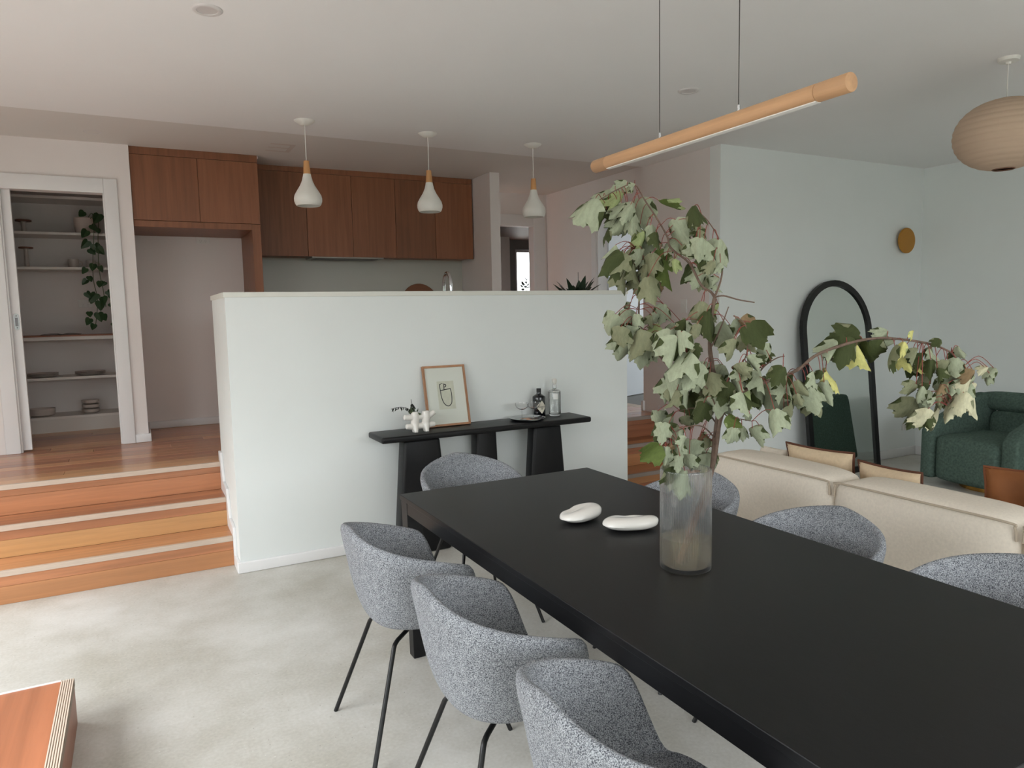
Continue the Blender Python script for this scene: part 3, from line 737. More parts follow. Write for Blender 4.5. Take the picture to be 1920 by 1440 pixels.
# ---------------------------------------------------------------- the maple branch (joints and leaves surveyed in millimetres)
BRANCH = [([(1424,1636,738),(1456,1630,835),(1512,1626,961),(1551,1627,1048),(1564,1630,1138),(1569,1624,1212),(1564,1622,1271),(1557,1636,1355),(1553,1644,1417),(1562,1649,1498),(1576,1649,1567)],9,5.5),([(1443,1648,737),(1479,1641,845),(1522,1628,976),(1555,1622,1073),(1566,1612,1189),(1574,1581,1254),(1614,1542,1294),(1679,1510,1318),(1752,1486,1344),(1807,1473,1382),(1864,1456,1404),(1953,1434,1425),(2039,1413,1431),(2124,1389,1423),(2199,1360,1408),(2235,1339,1392),(2260,1323,1372),(2283,1305,1321),(2261,1300,1266),(2211,1309,1219)],7,2.2),([(1576,1649,1567),(1574,1664,1584),(1563,1695,1607),(1557,1740,1675),(1541,1787,1713),(1531,1806,1736),(1527,1811,1765),(1513,1849,1830),(1497,1886,1888),(1478,1914,1941),(1451,1950,1935),(1415,1989,1911),(1363,2024,1875)],4.5,1.5),([(1576,1649,1567),(1579,1630,1609),(1573,1615,1649),(1558,1614,1672),(1556,1610,1732),(1526,1621,1785),(1500,1626,1809)],3.2,1.3),([(1576,1649,1567),(1579,1614,1570),(1603,1577,1557),(1629,1540,1548)],2.6,1.8),([(1553,1644,1409),(1560,1622,1448),(1567,1601,1498),(1575,1590,1537)],2.8,1.5),([(1564,1622,1263),(1536,1698,1308),(1505,1764,1347),(1485,1815,1401),(1469,1865,1469),(1468,1881,1506),(1480,1895,1584),(1491,1910,1667),(1491,1917,1728)],5.5,2),([(1571,1631,1178),(1567,1671,1212),(1538,1699,1223),(1514,1733,1213)],2.6,1.4),([(1564,1630,1134),(1498,1613,1179),(1438,1611,1185),(1388,1624,1164),(1343,1631,1120)],2.4,1.2),([(1564,1617,1230),(1561,1571,1208),(1579,1538,1204),(1599,1516,1199)],2.2,1.2),([(1614,1542,1294),(1630,1506,1356),(1650,1476,1384),(1665,1458,1391)],2.6,1.5),([(1569,1624,1212),(1501,1589,1286),(1441,1581,1338),(1417,1589,1393)],2.6,1.3),([(1571,1618,1270),(1552,1546,1342),(1575,1517,1397),(1578,1525,1482),(1556,1551,1510)],2.4,1.2)]
LEAF = """1354,1959,1895,1257,1961,1826,0
1475,2016,1938,1408,2029,1885,0
1489,1965,1949,1453,1986,1939,0
1442,1866,1930,1424,1861,1911,0
1443,2013,1894,1415,2049,1817,1
1469,1969,1921,1439,1975,1865,1
1463,1931,1883,1421,1944,1847,0
1453,1903,1874,1431,1904,1828,0
1549,1982,1909,1541,1956,1816,0
1469,1939,1857,1435,1925,1782,0
1476,1918,1850,1451,1901,1802,0
1469,1978,1853,1440,1997,1819,0
1462,2032,1827,1442,2058,1781,2
1500,1861,1804,1500,1854,1760,0
1522,1948,1801,1508,1960,1741,1
1501,1891,1784,1485,1886,1736,1
1472,1799,1774,1471,1791,1734,2
1545,1870,1885,1590,1849,1837,3
1442,1594,1826,1421,1564,1788,2
1567,1734,1809,1593,1727,1792,4
1536,1781,1815,1560,1771,1728,0
1591,1804,1765,1519,1816,1744,0
1563,1708,1776,1558,1715,1746,4
1457,1586,1735,1451,1591,1685,0
1480,1594,1728,1459,1605,1678,0
1526,1585,1732,1506,1589,1647,0
1538,1620,1728,1505,1620,1703,4
1562,1781,1735,1568,1771,1708,4
1527,1632,1692,1510,1626,1654,4
1547,1594,1685,1525,1583,1661,2
1592,1764,1668,1579,1797,1632,2
1592,1726,1657,1569,1720,1614,0
1651,1752,1641,1657,1725,1597,0
1629,1685,1628,1607,1686,1611,0
1462,1535,1667,1442,1530,1639,4
1394,1908,1743,1368,1930,1715,0
1374,1858,1720,1302,1883,1664,2
1397,1868,1712,1368,1865,1661,4
1429,1917,1726,1405,1946,1687,0
1439,1901,1707,1450,1897,1689,4
1468,1955,1679,1472,1952,1608,4
1460,1895,1679,1466,1897,1627,4
1543,1945,1660,1513,1922,1600,4
1443,1805,1634,1441,1781,1565,4
1532,1873,1647,1551,1872,1591,6
1529,1847,1727,1512,1841,1652,3
1533,1824,1689,1546,1828,1615,3
1503,1748,1687,1493,1747,1655,1
1466,1862,1727,1464,1873,1687,0
1511,1860,1755,1522,1861,1723,0
1502,1968,1737,1503,1955,1703,4
1492,1845,1712,1465,1836,1660,4
1507,1921,1760,1509,1902,1713,0
1492,1924,1723,1458,1926,1686,4
1487,1860,1686,1477,1862,1646,4
1372,1880,1521,1349,1916,1460,0
1419,1945,1502,1422,1941,1464,2
1504,1972,1557,1493,1967,1533,0
1486,1964,1534,1479,1964,1484,0
1422,1836,1520,1407,1830,1482,0
1354,1827,1481,1345,1830,1426,4
1456,1909,1450,1438,1917,1373,0
1419,1825,1466,1394,1800,1372,4
1485,1861,1445,1463,1856,1370,0
1492,1845,1514,1487,1839,1484,4
1564,1872,1550,1550,1869,1501,0
1507,1820,1477,1479,1836,1459,1
1522,1825,1449,1499,1835,1420,0
1587,1846,1488,1587,1832,1440,0
1464,1722,1470,1447,1718,1382,0
1376,1588,1454,1354,1581,1393,0
1492,1684,1500,1505,1694,1463,2
1521,1691,1454,1481,1719,1430,0
1402,1579,1409,1347,1575,1354,0
1452,1602,1431,1459,1597,1400,2
1536,1665,1554,1506,1665,1510,4
1603,1663,1545,1614,1674,1499,1
1531,1635,1524,1519,1604,1453,2
1603,1638,1493,1631,1604,1426,0
1629,1635,1479,1620,1632,1432,0
1573,1540,1498,1602,1524,1470,6
1591,1519,1489,1607,1504,1434,6
1611,1560,1459,1617,1537,1416,4
1533,1521,1442,1527,1521,1396,4
1648,1523,1421,1665,1509,1381,0
1489,1793,1460,1468,1781,1412,4
1440,1934,1445,1462,1933,1407,0
1439,1902,1474,1425,1923,1446,6
1380,1575,1470,1373,1579,1422,0
1503,1646,1487,1492,1640,1458,4
1619,1518,1456,1632,1509,1426,4
1444,1570,1375,1415,1583,1319,0
1584,1684,1362,1561,1689,1312,0
1594,1629,1359,1552,1622,1328,0
1567,1566,1354,1588,1562,1330,2
1494,1748,1336,1484,1745,1275,0
1504,1770,1312,1490,1760,1262,4
1552,1778,1314,1550,1763,1263,0
1514,1698,1280,1510,1701,1240,0
1555,1706,1298,1573,1676,1253,4
1499,1732,1278,1477,1739,1233,4
1594,1752,1247,1604,1777,1168,2
1517,1630,1249,1497,1637,1203,2
1532,1592,1298,1549,1594,1232,0
1577,1582,1275,1590,1572,1216,0
1565,1557,1329,1567,1538,1292,0
1634,1567,1311,1646,1564,1253,1
1577,1516,1356,1570,1521,1329,4
1656,1561,1365,1644,1570,1383,0
1618,1509,1354,1624,1491,1302,0
1692,1537,1281,1717,1550,1202,0
1747,1554,1276,1753,1535,1232,0
1578,1414,1247,1560,1395,1195,0
1718,1488,1238,1753,1489,1192,4
1596,1402,1367,1569,1405,1328,2
1763,1510,1331,1764,1517,1296,2
1685,1430,1281,1689,1419,1250,4
1786,1479,1295,1797,1460,1232,0
1759,1436,1341,1770,1428,1303,0
1850,1469,1302,1866,1462,1252,0
1877,1485,1331,1923,1473,1286,5
1825,1463,1340,1812,1465,1318,2
1528,1542,1217,1545,1520,1192,3
1509,1499,1189,1496,1495,1151,0
1590,1546,1180,1580,1534,1151,0
1587,1503,1181,1598,1491,1139,0
1603,1528,1219,1591,1525,1207,0
1507,1595,1340,1492,1557,1293,4
1471,1628,1340,1477,1606,1300,0
1530,1549,1317,1505,1536,1274,2
1523,1481,1293,1526,1471,1245,0
1681,1573,1295,1696,1580,1240,0
1667,1527,1325,1677,1529,1283,0
1725,1502,1297,1698,1496,1259,0
1711,1453,1317,1724,1433,1283,4
1566,1642,1270,1537,1641,1225,4
1526,1499,1375,1528,1488,1341,4
1415,1610,1375,1407,1622,1329,0
1569,1508,1392,1576,1482,1363,0
1730,1519,1322,1752,1512,1274,0
1507,1834,1201,1519,1842,1156,0
1355,1626,1202,1353,1628,1155,0
1493,1745,1195,1523,1762,1144,0
1464,1728,1178,1468,1723,1133,2
1416,1625,1181,1419,1619,1133,0
1530,1732,1194,1534,1726,1164,4
1339,1622,1138,1310,1649,1099,1
1353,1611,1133,1349,1608,1096,0
1403,1618,1132,1416,1623,1096,0
1418,1665,1086,1419,1658,1064,0
1406,1609,1100,1398,1606,1065,0
1462,1625,1140,1470,1650,1069,0
1525,1653,1124,1506,1645,1093,0
1561,1658,1130,1550,1654,1108,4
1589,1698,1083,1579,1700,1015,0
1570,1652,1079,1562,1647,1022,0
1410,1640,1063,1419,1634,1013,2
1445,1632,1047,1413,1615,995,0
1373,1605,1137,1359,1620,1118,6
1455,1624,1099,1447,1630,1058,0
1544,1677,1135,1562,1666,1118,6
1392,1568,1166,1383,1573,1136,0
1373,1628,1113,1385,1611,1089,0
1910,1469,1426,1863,1450,1382,0
1916,1446,1437,1896,1441,1361,2
1966,1438,1440,1907,1488,1423,2
1951,1438,1411,1995,1428,1351,5
1984,1423,1420,2011,1434,1355,2
2064,1412,1452,2029,1414,1431,0
2086,1407,1416,2052,1428,1394,0
2060,1384,1403,2011,1398,1362,4
2079,1370,1418,2061,1369,1381,5
2145,1413,1383,2142,1392,1340,5
2134,1377,1451,2132,1373,1428,5
2148,1368,1395,2132,1368,1358,4
2187,1380,1357,2176,1372,1324,5
2179,1351,1394,2192,1342,1366,0
2168,1338,1360,2165,1334,1317,2
2212,1385,1329,2190,1391,1291,4
2178,1323,1335,2169,1316,1303,2
2194,1328,1424,2181,1333,1407,2
2309,1340,1397,2302,1321,1372,0
2243,1307,1363,2222,1292,1317,0
2284,1300,1341,2279,1294,1293,0
2240,1253,1331,2224,1256,1294,6
2237,1311,1312,2223,1302,1266,0
2233,1279,1299,2230,1281,1267,0
2161,1298,1288,2152,1304,1265,6
2306,1286,1284,2297,1284,1247,7
2355,1307,1243,2368,1313,1186,7
2235,1274,1260,2202,1264,1220,7
2261,1328,1242,2245,1328,1184,7
2193,1314,1259,2183,1312,1232,4
2140,1345,1280,2115,1353,1248,0
2160,1378,1235,2133,1393,1171,4
2162,1355,1237,2179,1359,1192,0
2138,1323,1212,2123,1318,1161,7
2303,1388,1196,2333,1397,1129,7
2150,1307,1248,2145,1309,1225,0
2400,1298,1329,2376,1306,1310,7
2433,1308,1306,2425,1318,1273,0
2184,1350,1282,2163,1353,1260,2
2207,1316,1359,2205,1318,1319,4
2292,1324,1329,2291,1327,1282,0
2168,1334,1264,2151,1332,1225,0
2151,1390,1368,2163,1385,1327,4
2266,1354,1302,2258,1338,1263,0
2245,1267,1310,2229,1261,1266,7
2172,1361,1379,2167,1372,1338,2
2281,1326,1277,2284,1331,1230,7
1451,1897,1927,1442,1902,1915,4
1449,2053,1910,1420,2111,1869,2
1470,1996,1905,1450,2016,1865,4
1457,1958,1887,1434,1985,1865,0
1478,1920,1882,1463,1922,1845,0
1494,2014,1851,1458,2029,1836,4
1600,1726,1784,1576,1722,1756,2
1463,1615,1719,1459,1627,1680,0
1534,1601,1713,1469,1601,1650,2
1547,1650,1682,1539,1665,1656,0
1609,1744,1645,1589,1731,1609,4
1511,1559,1664,1494,1564,1641,0
1414,1915,1707,1392,1923,1668,0
1423,1940,1727,1408,1949,1687,2
1521,1771,1693,1528,1772,1667,4
1539,1977,1735,1536,1984,1703,0
1486,1873,1692,1479,1873,1639,0
1549,1949,1774,1549,1932,1734,4
1526,1929,1725,1492,1930,1695,0
1511,1874,1677,1496,1877,1648,4
1387,1842,1484,1402,1861,1428,0
1459,1846,1441,1450,1846,1358,0
1525,1888,1430,1592,1938,1354,0
1530,1867,1520,1518,1871,1492,0
1514,1848,1439,1490,1867,1417,4
1631,1866,1493,1633,1842,1452,0
1535,1728,1439,1495,1744,1427,2
1442,1594,1413,1404,1607,1362,4
1577,1698,1538,1564,1691,1491,4
1574,1559,1501,1607,1547,1474,0
1543,1539,1439,1526,1544,1406,2
1677,1558,1404,1679,1531,1378,2
1474,1960,1448,1492,1949,1425,4
1411,1613,1454,1423,1617,1414,2
1578,1706,1341,1564,1720,1290,2
1624,1662,1344,1589,1678,1323,2
1507,1760,1314,1493,1761,1255,0
1587,1804,1290,1569,1807,1245,2
1557,1725,1303,1585,1706,1264,0
1618,1605,1279,1649,1588,1238,2
1565,1576,1329,1583,1585,1294,0
1594,1560,1345,1587,1552,1322,4
1785,1562,1267,1802,1553,1229,0
1605,1419,1232,1617,1413,1192,0
1730,1514,1217,1754,1501,1183,4
1809,1485,1274,1840,1464,1220,4
1628,1515,1184,1628,1511,1148,4
1531,1637,1344,1574,1634,1301,4
1561,1516,1284,1590,1507,1250,2
1703,1582,1284,1686,1573,1242,2
1712,1546,1325,1709,1543,1286,0
1594,1647,1267,1575,1645,1230,4
1545,1512,1362,1554,1516,1328,0
1611,1529,1383,1619,1500,1370,2
1766,1546,1313,1798,1540,1271,0
1364,1645,1193,1354,1650,1151,2
1443,1640,1170,1445,1663,1122,4
1560,1737,1179,1553,1731,1156,2
1403,1644,1122,1382,1633,1097,2
1431,1705,1061,1443,1698,1044,4
1503,1639,1124,1482,1657,1072,0
1583,1663,1123,1564,1662,1106,4
1600,1723,1082,1566,1720,1038,2
1582,1689,1076,1592,1700,1026,4
1564,1688,1130,1591,1688,1119,0
1930,1497,1417,1893,1492,1385,4
2217,1371,1400,2228,1370,1375,4
2310,1361,1381,2324,1359,1360,2
2315,1316,1333,2302,1310,1291,0
2277,1267,1308,2256,1270,1283,0
2261,1328,1310,2236,1326,1274,4
2270,1314,1302,2274,1316,1275,4
2200,1302,1289,2187,1306,1267,4
2306,1336,1240,2295,1345,1186,2
2229,1344,1238,2225,1338,1212,4
2150,1371,1285,2116,1375,1264,4
2218,1399,1208,2177,1400,1160,2
2150,1337,1214,2141,1322,1168,2
2452,1307,1323,2420,1313,1308,0
2233,1325,1352,2213,1313,1316,2
2184,1405,1347,2214,1400,1313,4
2279,1287,1288,2257,1291,1253,0
2314,1362,1260,2331,1387,1215,4"""

t = thing('maple_branch', 'tall branching cutting with wilting pale green maple leaves in the ribbed vase', 'plant', (1.46, 1.645, 0.76))
bpts = []
for pts, r0, r1 in BRANCH:
    P = spline([Vector((p[0], p[1], max(p[2], 763))) / 1000 for p in pts], 5); n = len(P)
    rng2 = random.Random(len(pts))
    MB().tube(P, [(r0 + (r1 - r0) * i / (n - 1)) / 1000 * rng2.uniform(0.92, 1.1) for i in range(n)], 8).build('stem', M_BIRCH, t, smooth=True)
    bpts += P
OUT = [(0, 0), (.10, -.05), (.24, -.02), (.36, .02), (.50, .08), (.43, .16), (.37, .22), (.44, .32), (.52, .36), (.64, .47), (.58, .54), (.58, .65), (.46, .62), (.36, .60), (.28, .60), (.30, .68), (.31, .77), (.20, .79), (.13, .89), (0, 1)]
def leaf_mesh(seed):
    r = random.Random(seed); vs = []; fs = []; mi = []
    fold = r.uniform(0.2, 0.95); curl = r.uniform(-0.7, 1.5); lob = r.uniform(0.2, 1.0); tw = r.uniform(-0.8, 0.8); wx = r.uniform(0.72, 0.95)
    ph = r.uniform(0, 6); top = []
    def bend(x, y):
        x *= wx
        ax = abs(x)
        z = -fold * 0.9 * (math.sqrt(ax * ax + 0.012) - 0.11) - lob * ax * ax * 0.9 + 0.035 * math.sin(8 * y + ph) * (0.3 + ax * 2) + 0.022 * math.sin(13 * x + ph * 2)
        X = x * (1 - 0.28 * fold - 0.2 * lob * ax)
        a = curl * y; Y = math.sin(a) / curl if abs(curl) > 0.05 else y; Z = z - ((1 - math.cos(a)) / curl if abs(curl) > 0.05 else 0)
        c_, s_ = math.cos(tw * y), math.sin(tw * y)
        return (X * c_ - Z * s_ * 0.6, Y, Z * c_ + X * s_ * 0.6)
    bmt = bmesh.new()
    for side in (1, -1):
        loop = [(x * side, y) for x, y in OUT] + [(0.0, q) for q in (0.8, 0.6, 0.4, 0.2)]
        f_ = bmt.faces.new([bmt.verts.new((x, y, 0)) for x, y in (loop if side == 1 else loop[::-1])])
    bmesh.ops.triangulate(bmt, faces=bmt.faces, ngon_method='BEAUTY')
    bmesh.ops.remove_doubles(bmt, verts=bmt.verts, dist=1e-4)
    bmesh.ops.subdivide_edges(bmt, edges=bmt.edges, cuts=1)
    bmesh.ops.triangulate(bmt, faces=bmt.faces)
    bmesh.ops.recalc_face_normals(bmt, faces=bmt.faces)
    for v_ in bmt.verts: v_.co = bend(v_.co.x, v_.co.y)
    bmt.normal_update(); bmt.verts.index_update()
    vs = [tuple(v_.co) for v_ in bmt.verts]; nrm = [v_.normal.copy() for v_ in bmt.verts]; fs = [tuple(v_.index for v_ in f_.verts) for f_ in bmt.faces]
    if sum(f_.normal.z for f_ in bmt.faces) < 0: nrm = [-n_ for n_ in nrm]; fs = [f_[::-1] for f_ in fs]
    bmt.free()
    nv = len(vs); nf = len(fs)
    me = bpy.data.meshes.new('leaf')
    low = [tuple(Vector(p_) - n_ * 0.009) for p_, n_ in zip(vs, nrm)]
    me.from_pydata(vs + low, [], fs + [tuple(i + nv for i in f[::-1]) for f in fs])
    me.materials.append(None); me.materials.append(None)
    for k, p in enumerate(me.polygons): p.material_index = 0 if k < nf else 1; p.use_smooth = True
    bm = bmesh.new(); bm.from_mesh(me)
    bmesh.ops.dissolve_degenerate(bm, edges=bm.edges, dist=1e-5)
    bm.to_mesh(me); bm.free()
    return me
def leafmat(n, c):
    mt = mat(n, c, 0.72, var=0.13, vscale=5, bump=0.35, bscale=16, spec=0.25, stretch=(2.2, 1, 1))
    return mt
LV = {'p': leafmat('leaf_sage', (156, 163, 138)), 'b': leafmat('leaf_bright', (156, 168, 118)), 'g': leafmat('leaf_dark', (66, 74, 42)),
      'G': leafmat('leaf_green', (92, 106, 54)), 'o': leafmat('leaf_olive', (132, 134, 106)), 'y': leafmat('leaf_yellow', (204, 200, 128)),
      'r': leafmat('leaf_brown', (132, 110, 82)), 'l': leafmat('leaf_pale', (196, 192, 162))}
UND = {'p': 'g', 'b': 'G', 'g': 'o', 'G': 'b', 'o': 'g', 'y': 'b', 'r': 'g', 'l': 'o'}
LM = [leaf_mesh(100 + i) for i in range(18)]
pet = MB()
camp = Vector((0, 0, 1.53356)); base_ = off(t)
lr = random.Random(21)
for line in LEAF.split():
    v = [int(q) for q in line.split(',')]
    p0, p1 = Vector(v[:3]) / 1000, Vector(v[3:6]) / 1000; tone = 'pbgGoyrl'[v[6]]
    yv = (p1 - p0); L_ = min(yv.length * 1.5, 0.066 + 0.48 * yv.length); yv.normalize()
    nz = (Vector((-0.5, -0.75, 0.45)) + Vector((lr.gauss(0, .5), lr.gauss(0, .5), lr.gauss(0, .4))))
    nz = (nz - yv * nz.dot(yv)).normalized(); xv = yv.cross(nz)
    o = bpy.data.objects.new('leaf', lr.choice(LM)); COL.objects.link(o); o.parent = t
    wd = lr.uniform(0.9, 1.15) if L_ > 0.035 else 1.25
    mm = Matrix((xv * wd, yv, nz)).transposed().to_4x4() @ Matrix.Scale(L_, 4)
    mm.translation = p0 - base_; o.matrix_local = mm
    for s_, k in ((0, tone), (1, UND[tone])):
        o.material_slots[s_].link = 'OBJECT'; o.material_slots[s_].material = LV[k]
    q = min(bpts, key=lambda b_: (b_ - p0 - Vector((0, 0, 0.03))).length)
    d_ = (q - p0).length
    if d_ > 0.012:
        mid = (p0 + q) / 2 + Vector((0, 0, 0.22 * d_))
        pet.tube(spline([q, mid, p0], 4), 0.0011, 5, caps=False)
tag(pet.build('petiole', mat('red_petiole', (140, 66, 58), 0.6), t, smooth=True), kind='stuff')

# ---------------------------------------------------------------- hanging lamps
t = thing('pendant_lamp', '', 'lamp', (0, 0, 0), 'white and timber pendants in a row over the kitchen bench')
zc_ = 2.863
MB().lathe([(0.0, -0.03), (0.03, -0.028), (0.066, -0.006), (0.07, 0.0)], (0, 0, zc_), 40).build('ceiling_rose', M_MATTE, t, smooth=True)
MB().tube([(0, 0, 2.835), (0, 0, 2.585)], 0.0032, 8).build('cord', mat('white_cord', (224, 220, 214), 0.6), t, smooth=True)
MB().lathe([(0.0, 2.596), (0.0185, 2.596), (0.0245, 2.506), (0.0, 2.506)], seg=28).build('neck', M_OAKZ, t, smooth=True)
MB().lathe([(0.0, 2.508), (0.0255, 2.508), (0.029, 2.49), (0.036, 2.462), (0.05, 2.43), (0.073, 2.393), (0.089, 2.365), (0.094, 2.343), (0.0935, 2.325), (0.087, 2.305), (0.078, 2.2935),
            (0.075, 2.2945), (0.082, 2.306), (0.089, 2.326), (0.089, 2.343), (0.084, 2.363), (0.068, 2.391), (0.045, 2.428), (0.031, 2.462), (0.024, 2.49), (0.0, 2.495)], seg=48).build('shade', M_MATTE, t, smooth=True)
MB().ball((0, 0, 2.385), 0.028, 0.028, 0.036, 20, 10).build('bulb', mat('frosted_bulb', (226, 224, 218), 0.4), t, smooth=True)
for k, (x, l) in enumerate(((1.125, 'white bell pendant with timber neck hanging before the cabinet beside the fridge recess'), (2.02, 'middle white bell pendant with timber neck, in front of the kitchen wall cupboards'),
                            (2.914, 'white bell pendant with timber neck hanging before the hallway door'))):
    if k == 0: t.location = (x, 5.083, 0); t['label'] = l
    else: dup(t, (x, 5.083, 0), 0, l)

t = thing('linear_lamp', 'round timber bar lamp on two thin wires above the dining table', 'lamp', (1.5, 1.645, 2.04))
bar = MB(); R_ = 0.0225; seg = 28
pf = []
for k in range(seg + 1):
    a = math.radians(-62) + math.radians(304) * k / seg
    pf.append((1.5 + R_ * math.cos(a), 2.046 + R_ * math.sin(a)))
bar.prism(pf, 'y', 1.225, 2.09)
bar.build('timber_bar', M_OAK, t, smooth=True)
full = [(1.5 + R_ * math.cos(2 * PI * k / 36), 2.046 + R_ * math.sin(2 * PI * k / 36)) for k in range(36)]
for y0, y1 in ((1.135, 1.225), (2.09, 2.168)):
    MB().prism(full, 'y', y0, y1).build('bar_end', M_OAK, t, smooth=True, bevel=0.002)
bx('diffuser', mat('led_diffuser', (232, 230, 226), 0.5), 1.4905, 1.5095, 1.226, 2.089, 2.0235, 2.0262, t)
for y in (1.484, 1.815):
    w_ = MB().tube([(1.5, y, 2.07), (1.5, y, 2.863)], 0.0016, 6).build('wire', mat('dark_wire', (78, 74, 72), 0.4, metal=0.6), t)
    MB().tube([(1.5, y, 2.066), (1.5, y, 2.084)], 0.0042, 12).build('wire_clip', M_STEEL, w_, smooth=True)
t2 = MB().lathe([(0.0, -0.022), (0.05, -0.022), (0.052, 0.0)], (1.5, 1.65, 2.863), 32).build('ceiling_rose', M_MATTE, t, smooth=True)

t = thing('paper_lantern', 'oval pleated paper lantern hanging from the living room ceiling', 'lamp', (4.335, 2.306, 2.46))
lp = []
nr = 15
for i in range(nr * 6 + 1):
    u = i / (nr * 6); a = math.asin(0.2) + (PI - 2 * math.asin(0.2)) * u
    rr = 0.25 * math.sin(a) ** 0.9 + 0.004 * abs(math.sin(PI * u * nr)); lp.append((rr, -0.19 * math.cos(a)))
MB().lathe(lp + [(r_ - 0.002, z) for r_, z in lp[::-1]], (4.335, 2.306, 2.456), 64, close=True).build('paper_shade', mat('lantern_paper', (196, 172, 150), 0.85), t, smooth=True)
MB().lathe([(0.05, 0), (0.054, 0), (0.054, 0.006), (0.05, 0.006)], (4.335, 2.306, 2.266), 32, close=True).build('wire_ring', mat('bronze_wire', (120, 84, 64), 0.5), t)
MB().lathe([(0.05, 0), (0.054, 0), (0.054, 0.006), (0.05, 0.006)], (4.335, 2.306, 2.64), 32, close=True).build('wire_ring', MAT['bronze_wire'], t)
bx('spreader', M_STEEL, 4.285, 4.385, 2.304, 2.308, 2.643, 2.646, t)
MB().tube([(4.335, 2.306, 2.64), (4.335, 2.306, 2.85)], 0.003, 8).build('cord', MAT['white_cord'], t)
MB().lathe([(0.0, -0.034), (0.012, -0.034), (0.014, -0.022), (0.05, -0.018), (0.055, 0.0)], (4.335, 2.306, 2.863), 32).build('ceiling_rose', M_MATTE, t, smooth=True)

def downlight(x, y, z, label):
    t = thing('downlight', label, 'light', (x, y, z), 'recessed round downlights in the ceiling')
    MB().lathe([(0.042, 0.0), (0.044, -0.006), (0.058, -0.007), (0.064, -0.003), (0.065, 0.0)], (x, y, z), 36).build('trim_ring', mat('downlight_ring', (214, 210, 208), 0.5), t, smooth=True)
    MB().lathe([(0.0, -0.003), (0.0435, -0.003)], (x, y, z), 36).build('diffuser', mat('downlight_lens', (204, 198, 196), 0.4), t)
downlight(0.373, 3.457, 2.863, 'round downlight in the ceiling closest to the camera, above the stepped floor')
downlight(3.103, 3.483, 2.863, 'round downlight in the ceiling beside the timber bar lamp')
downlight(-0.164, 6.067, zc(-0.164), 'round downlight in the ceiling over the pantry doorway')
downlight(3.909, 6.02, zc(3.909), 'round downlight in the hallway ceiling, past the third bell pendant')
def vent(x0, x1, y0, y1, label, nx=9):
    z = zc((x0 + x1) / 2)
    t = thing('ceiling_vent', label, 'vent', ((x0 + x1) / 2, (y0 + y1) / 2, z), 'air vents in the kitchen ceiling')
    fr = MB(); e = 0.035; VM = mat('vent_plastic', (206, 194, 186), 0.5)
    fr.box(x0, x1, y0, y0 + e, z - 0.01, z + 0.004).box(x0, x1, y1 - e, y1, z - 0.01, z + 0.004)
    fr.box(x0, x0 + e, y0 + e, y1 - e, z - 0.01, z + 0.004).box(x1 - e, x1, y0 + e, y1 - e, z - 0.01, z + 0.004)
    ym = (y0 + y1) / 2; fr.box(x0 + e, x1 - e, ym - 0.014, ym + 0.014, z - 0.01, z + 0.004)
    fr.build('vent_frame', VM, t, bevel=0.001)
    bx('duct_backing', mat('duct_black', (30, 24, 22), 0.9), x0 + e, x1 - e, y0 + e, y1 - e, z - 0.0015, z + 0.002, t)
    for a, c in ((y0 + e, ym - 0.014), (ym + 0.014, y1 - e)):
        for i in range(nx):
            x = x0 + e + (x1 - x0 - 2 * e) * (i + 0.5) / nx
            sg = 1 if i < nx // 2 else -1
            MB().hexa([(x - 0.001 + sg * 0.004, a, z - 0.009), (x + 0.001 + sg * 0.004, a, z - 0.009), (x + 0.001 + sg * 0.004, c, z - 0.009), (x - 0.001 + sg * 0.004, c, z - 0.009),
                       (x - 0.001 - sg * 0.005, a, z - 0.001), (x + 0.001 - sg * 0.005, a, z - 0.001), (x + 0.001 - sg * 0.005, c, z - 0.001), (x - 0.001 - sg * 0.005, c, z - 0.001)]).build('slat', VM, t)
vent(0.973, 1.241, 5.945, 6.23, 'rectangular slatted air vent in the ceiling above the fridge recess cupboards')
vent(2.78, 3.02, 6.32, 6.56, 'faint pale air vent in the ceiling near the end of the wall cupboards')

# ---------------------------------------------------------------- kitchen joinery
ZH = 2.874                                    # underside of the kitchen ceiling above the cupboards
t = thing('fridge_cupboard', 'two-door timber cupboard bridging the empty fridge recess', 'cupboard', (0.54, 6.78, 2.272))
bx('carcass', M_CAB, 0.061, 0.944, 6.452, 7.123, 2.272, 2.834, t)
bx('bottom_rail', M_CAB, 0.061, 0.944, 6.436, 6.4515, 2.272, 2.32, t, bevel=0.001)
for a, c in ((0.0615, 0.5445), (0.5475, 1.014)):
    bx('door', M_CAB, a, c, 6.43, 6.451, 2.3235, 2.828, t, bevel=0.0012)
bx('ceiling_filler', M_CAB, 0.061, 1.014, 6.431, 6.4515, 2.8305, zc(0.06) - 0.004, t)
t = thing('tall_panel', 'tall timber end panel standing between the fridge recess and the bench', 'panel', (0.98, 6.78, ZK))
bx('panel', M_CAB, 0.946, 1.014, 6.4535, 7.123, ZK, 2.83, t, bevel=0.001)
bx('edge_strip', M_CAB, 0.946, 1.014, 6.438, 6.453, ZK, 2.318, t, bevel=0.001)
xs = [1.016, 1.482, 1.907, 2.336, 2.752, 3.164]
def wall_cab(i0, i1, label):
    t = thing('wall_cupboard', label, 'cupboard', ((xs[i0] + xs[i1]) / 2, 6.96, 2.09), 'timber wall cupboards above the splashback')
    bx('carcass', M_CAB, xs[i0] + 0.001, xs[i1] - 0.001, 6.812, 7.123, 2.1, 2.85, t)
    for i in range(i0, i1):
        bx('door', M_CAB, xs[i] + 0.0018, xs[i + 1] - 0.0018, 6.79, 6.809, 2.09, 2.845, t, bevel=0.0012)
    bx('gap_shadow', M_CABD, xs[i0] + 0.004, xs[i1] - 0.004, 6.809, 6.812, 2.102, 2.843, t)
wall_cab(0, 1, 'single-door timber wall cupboard tucked against the tall end panel')
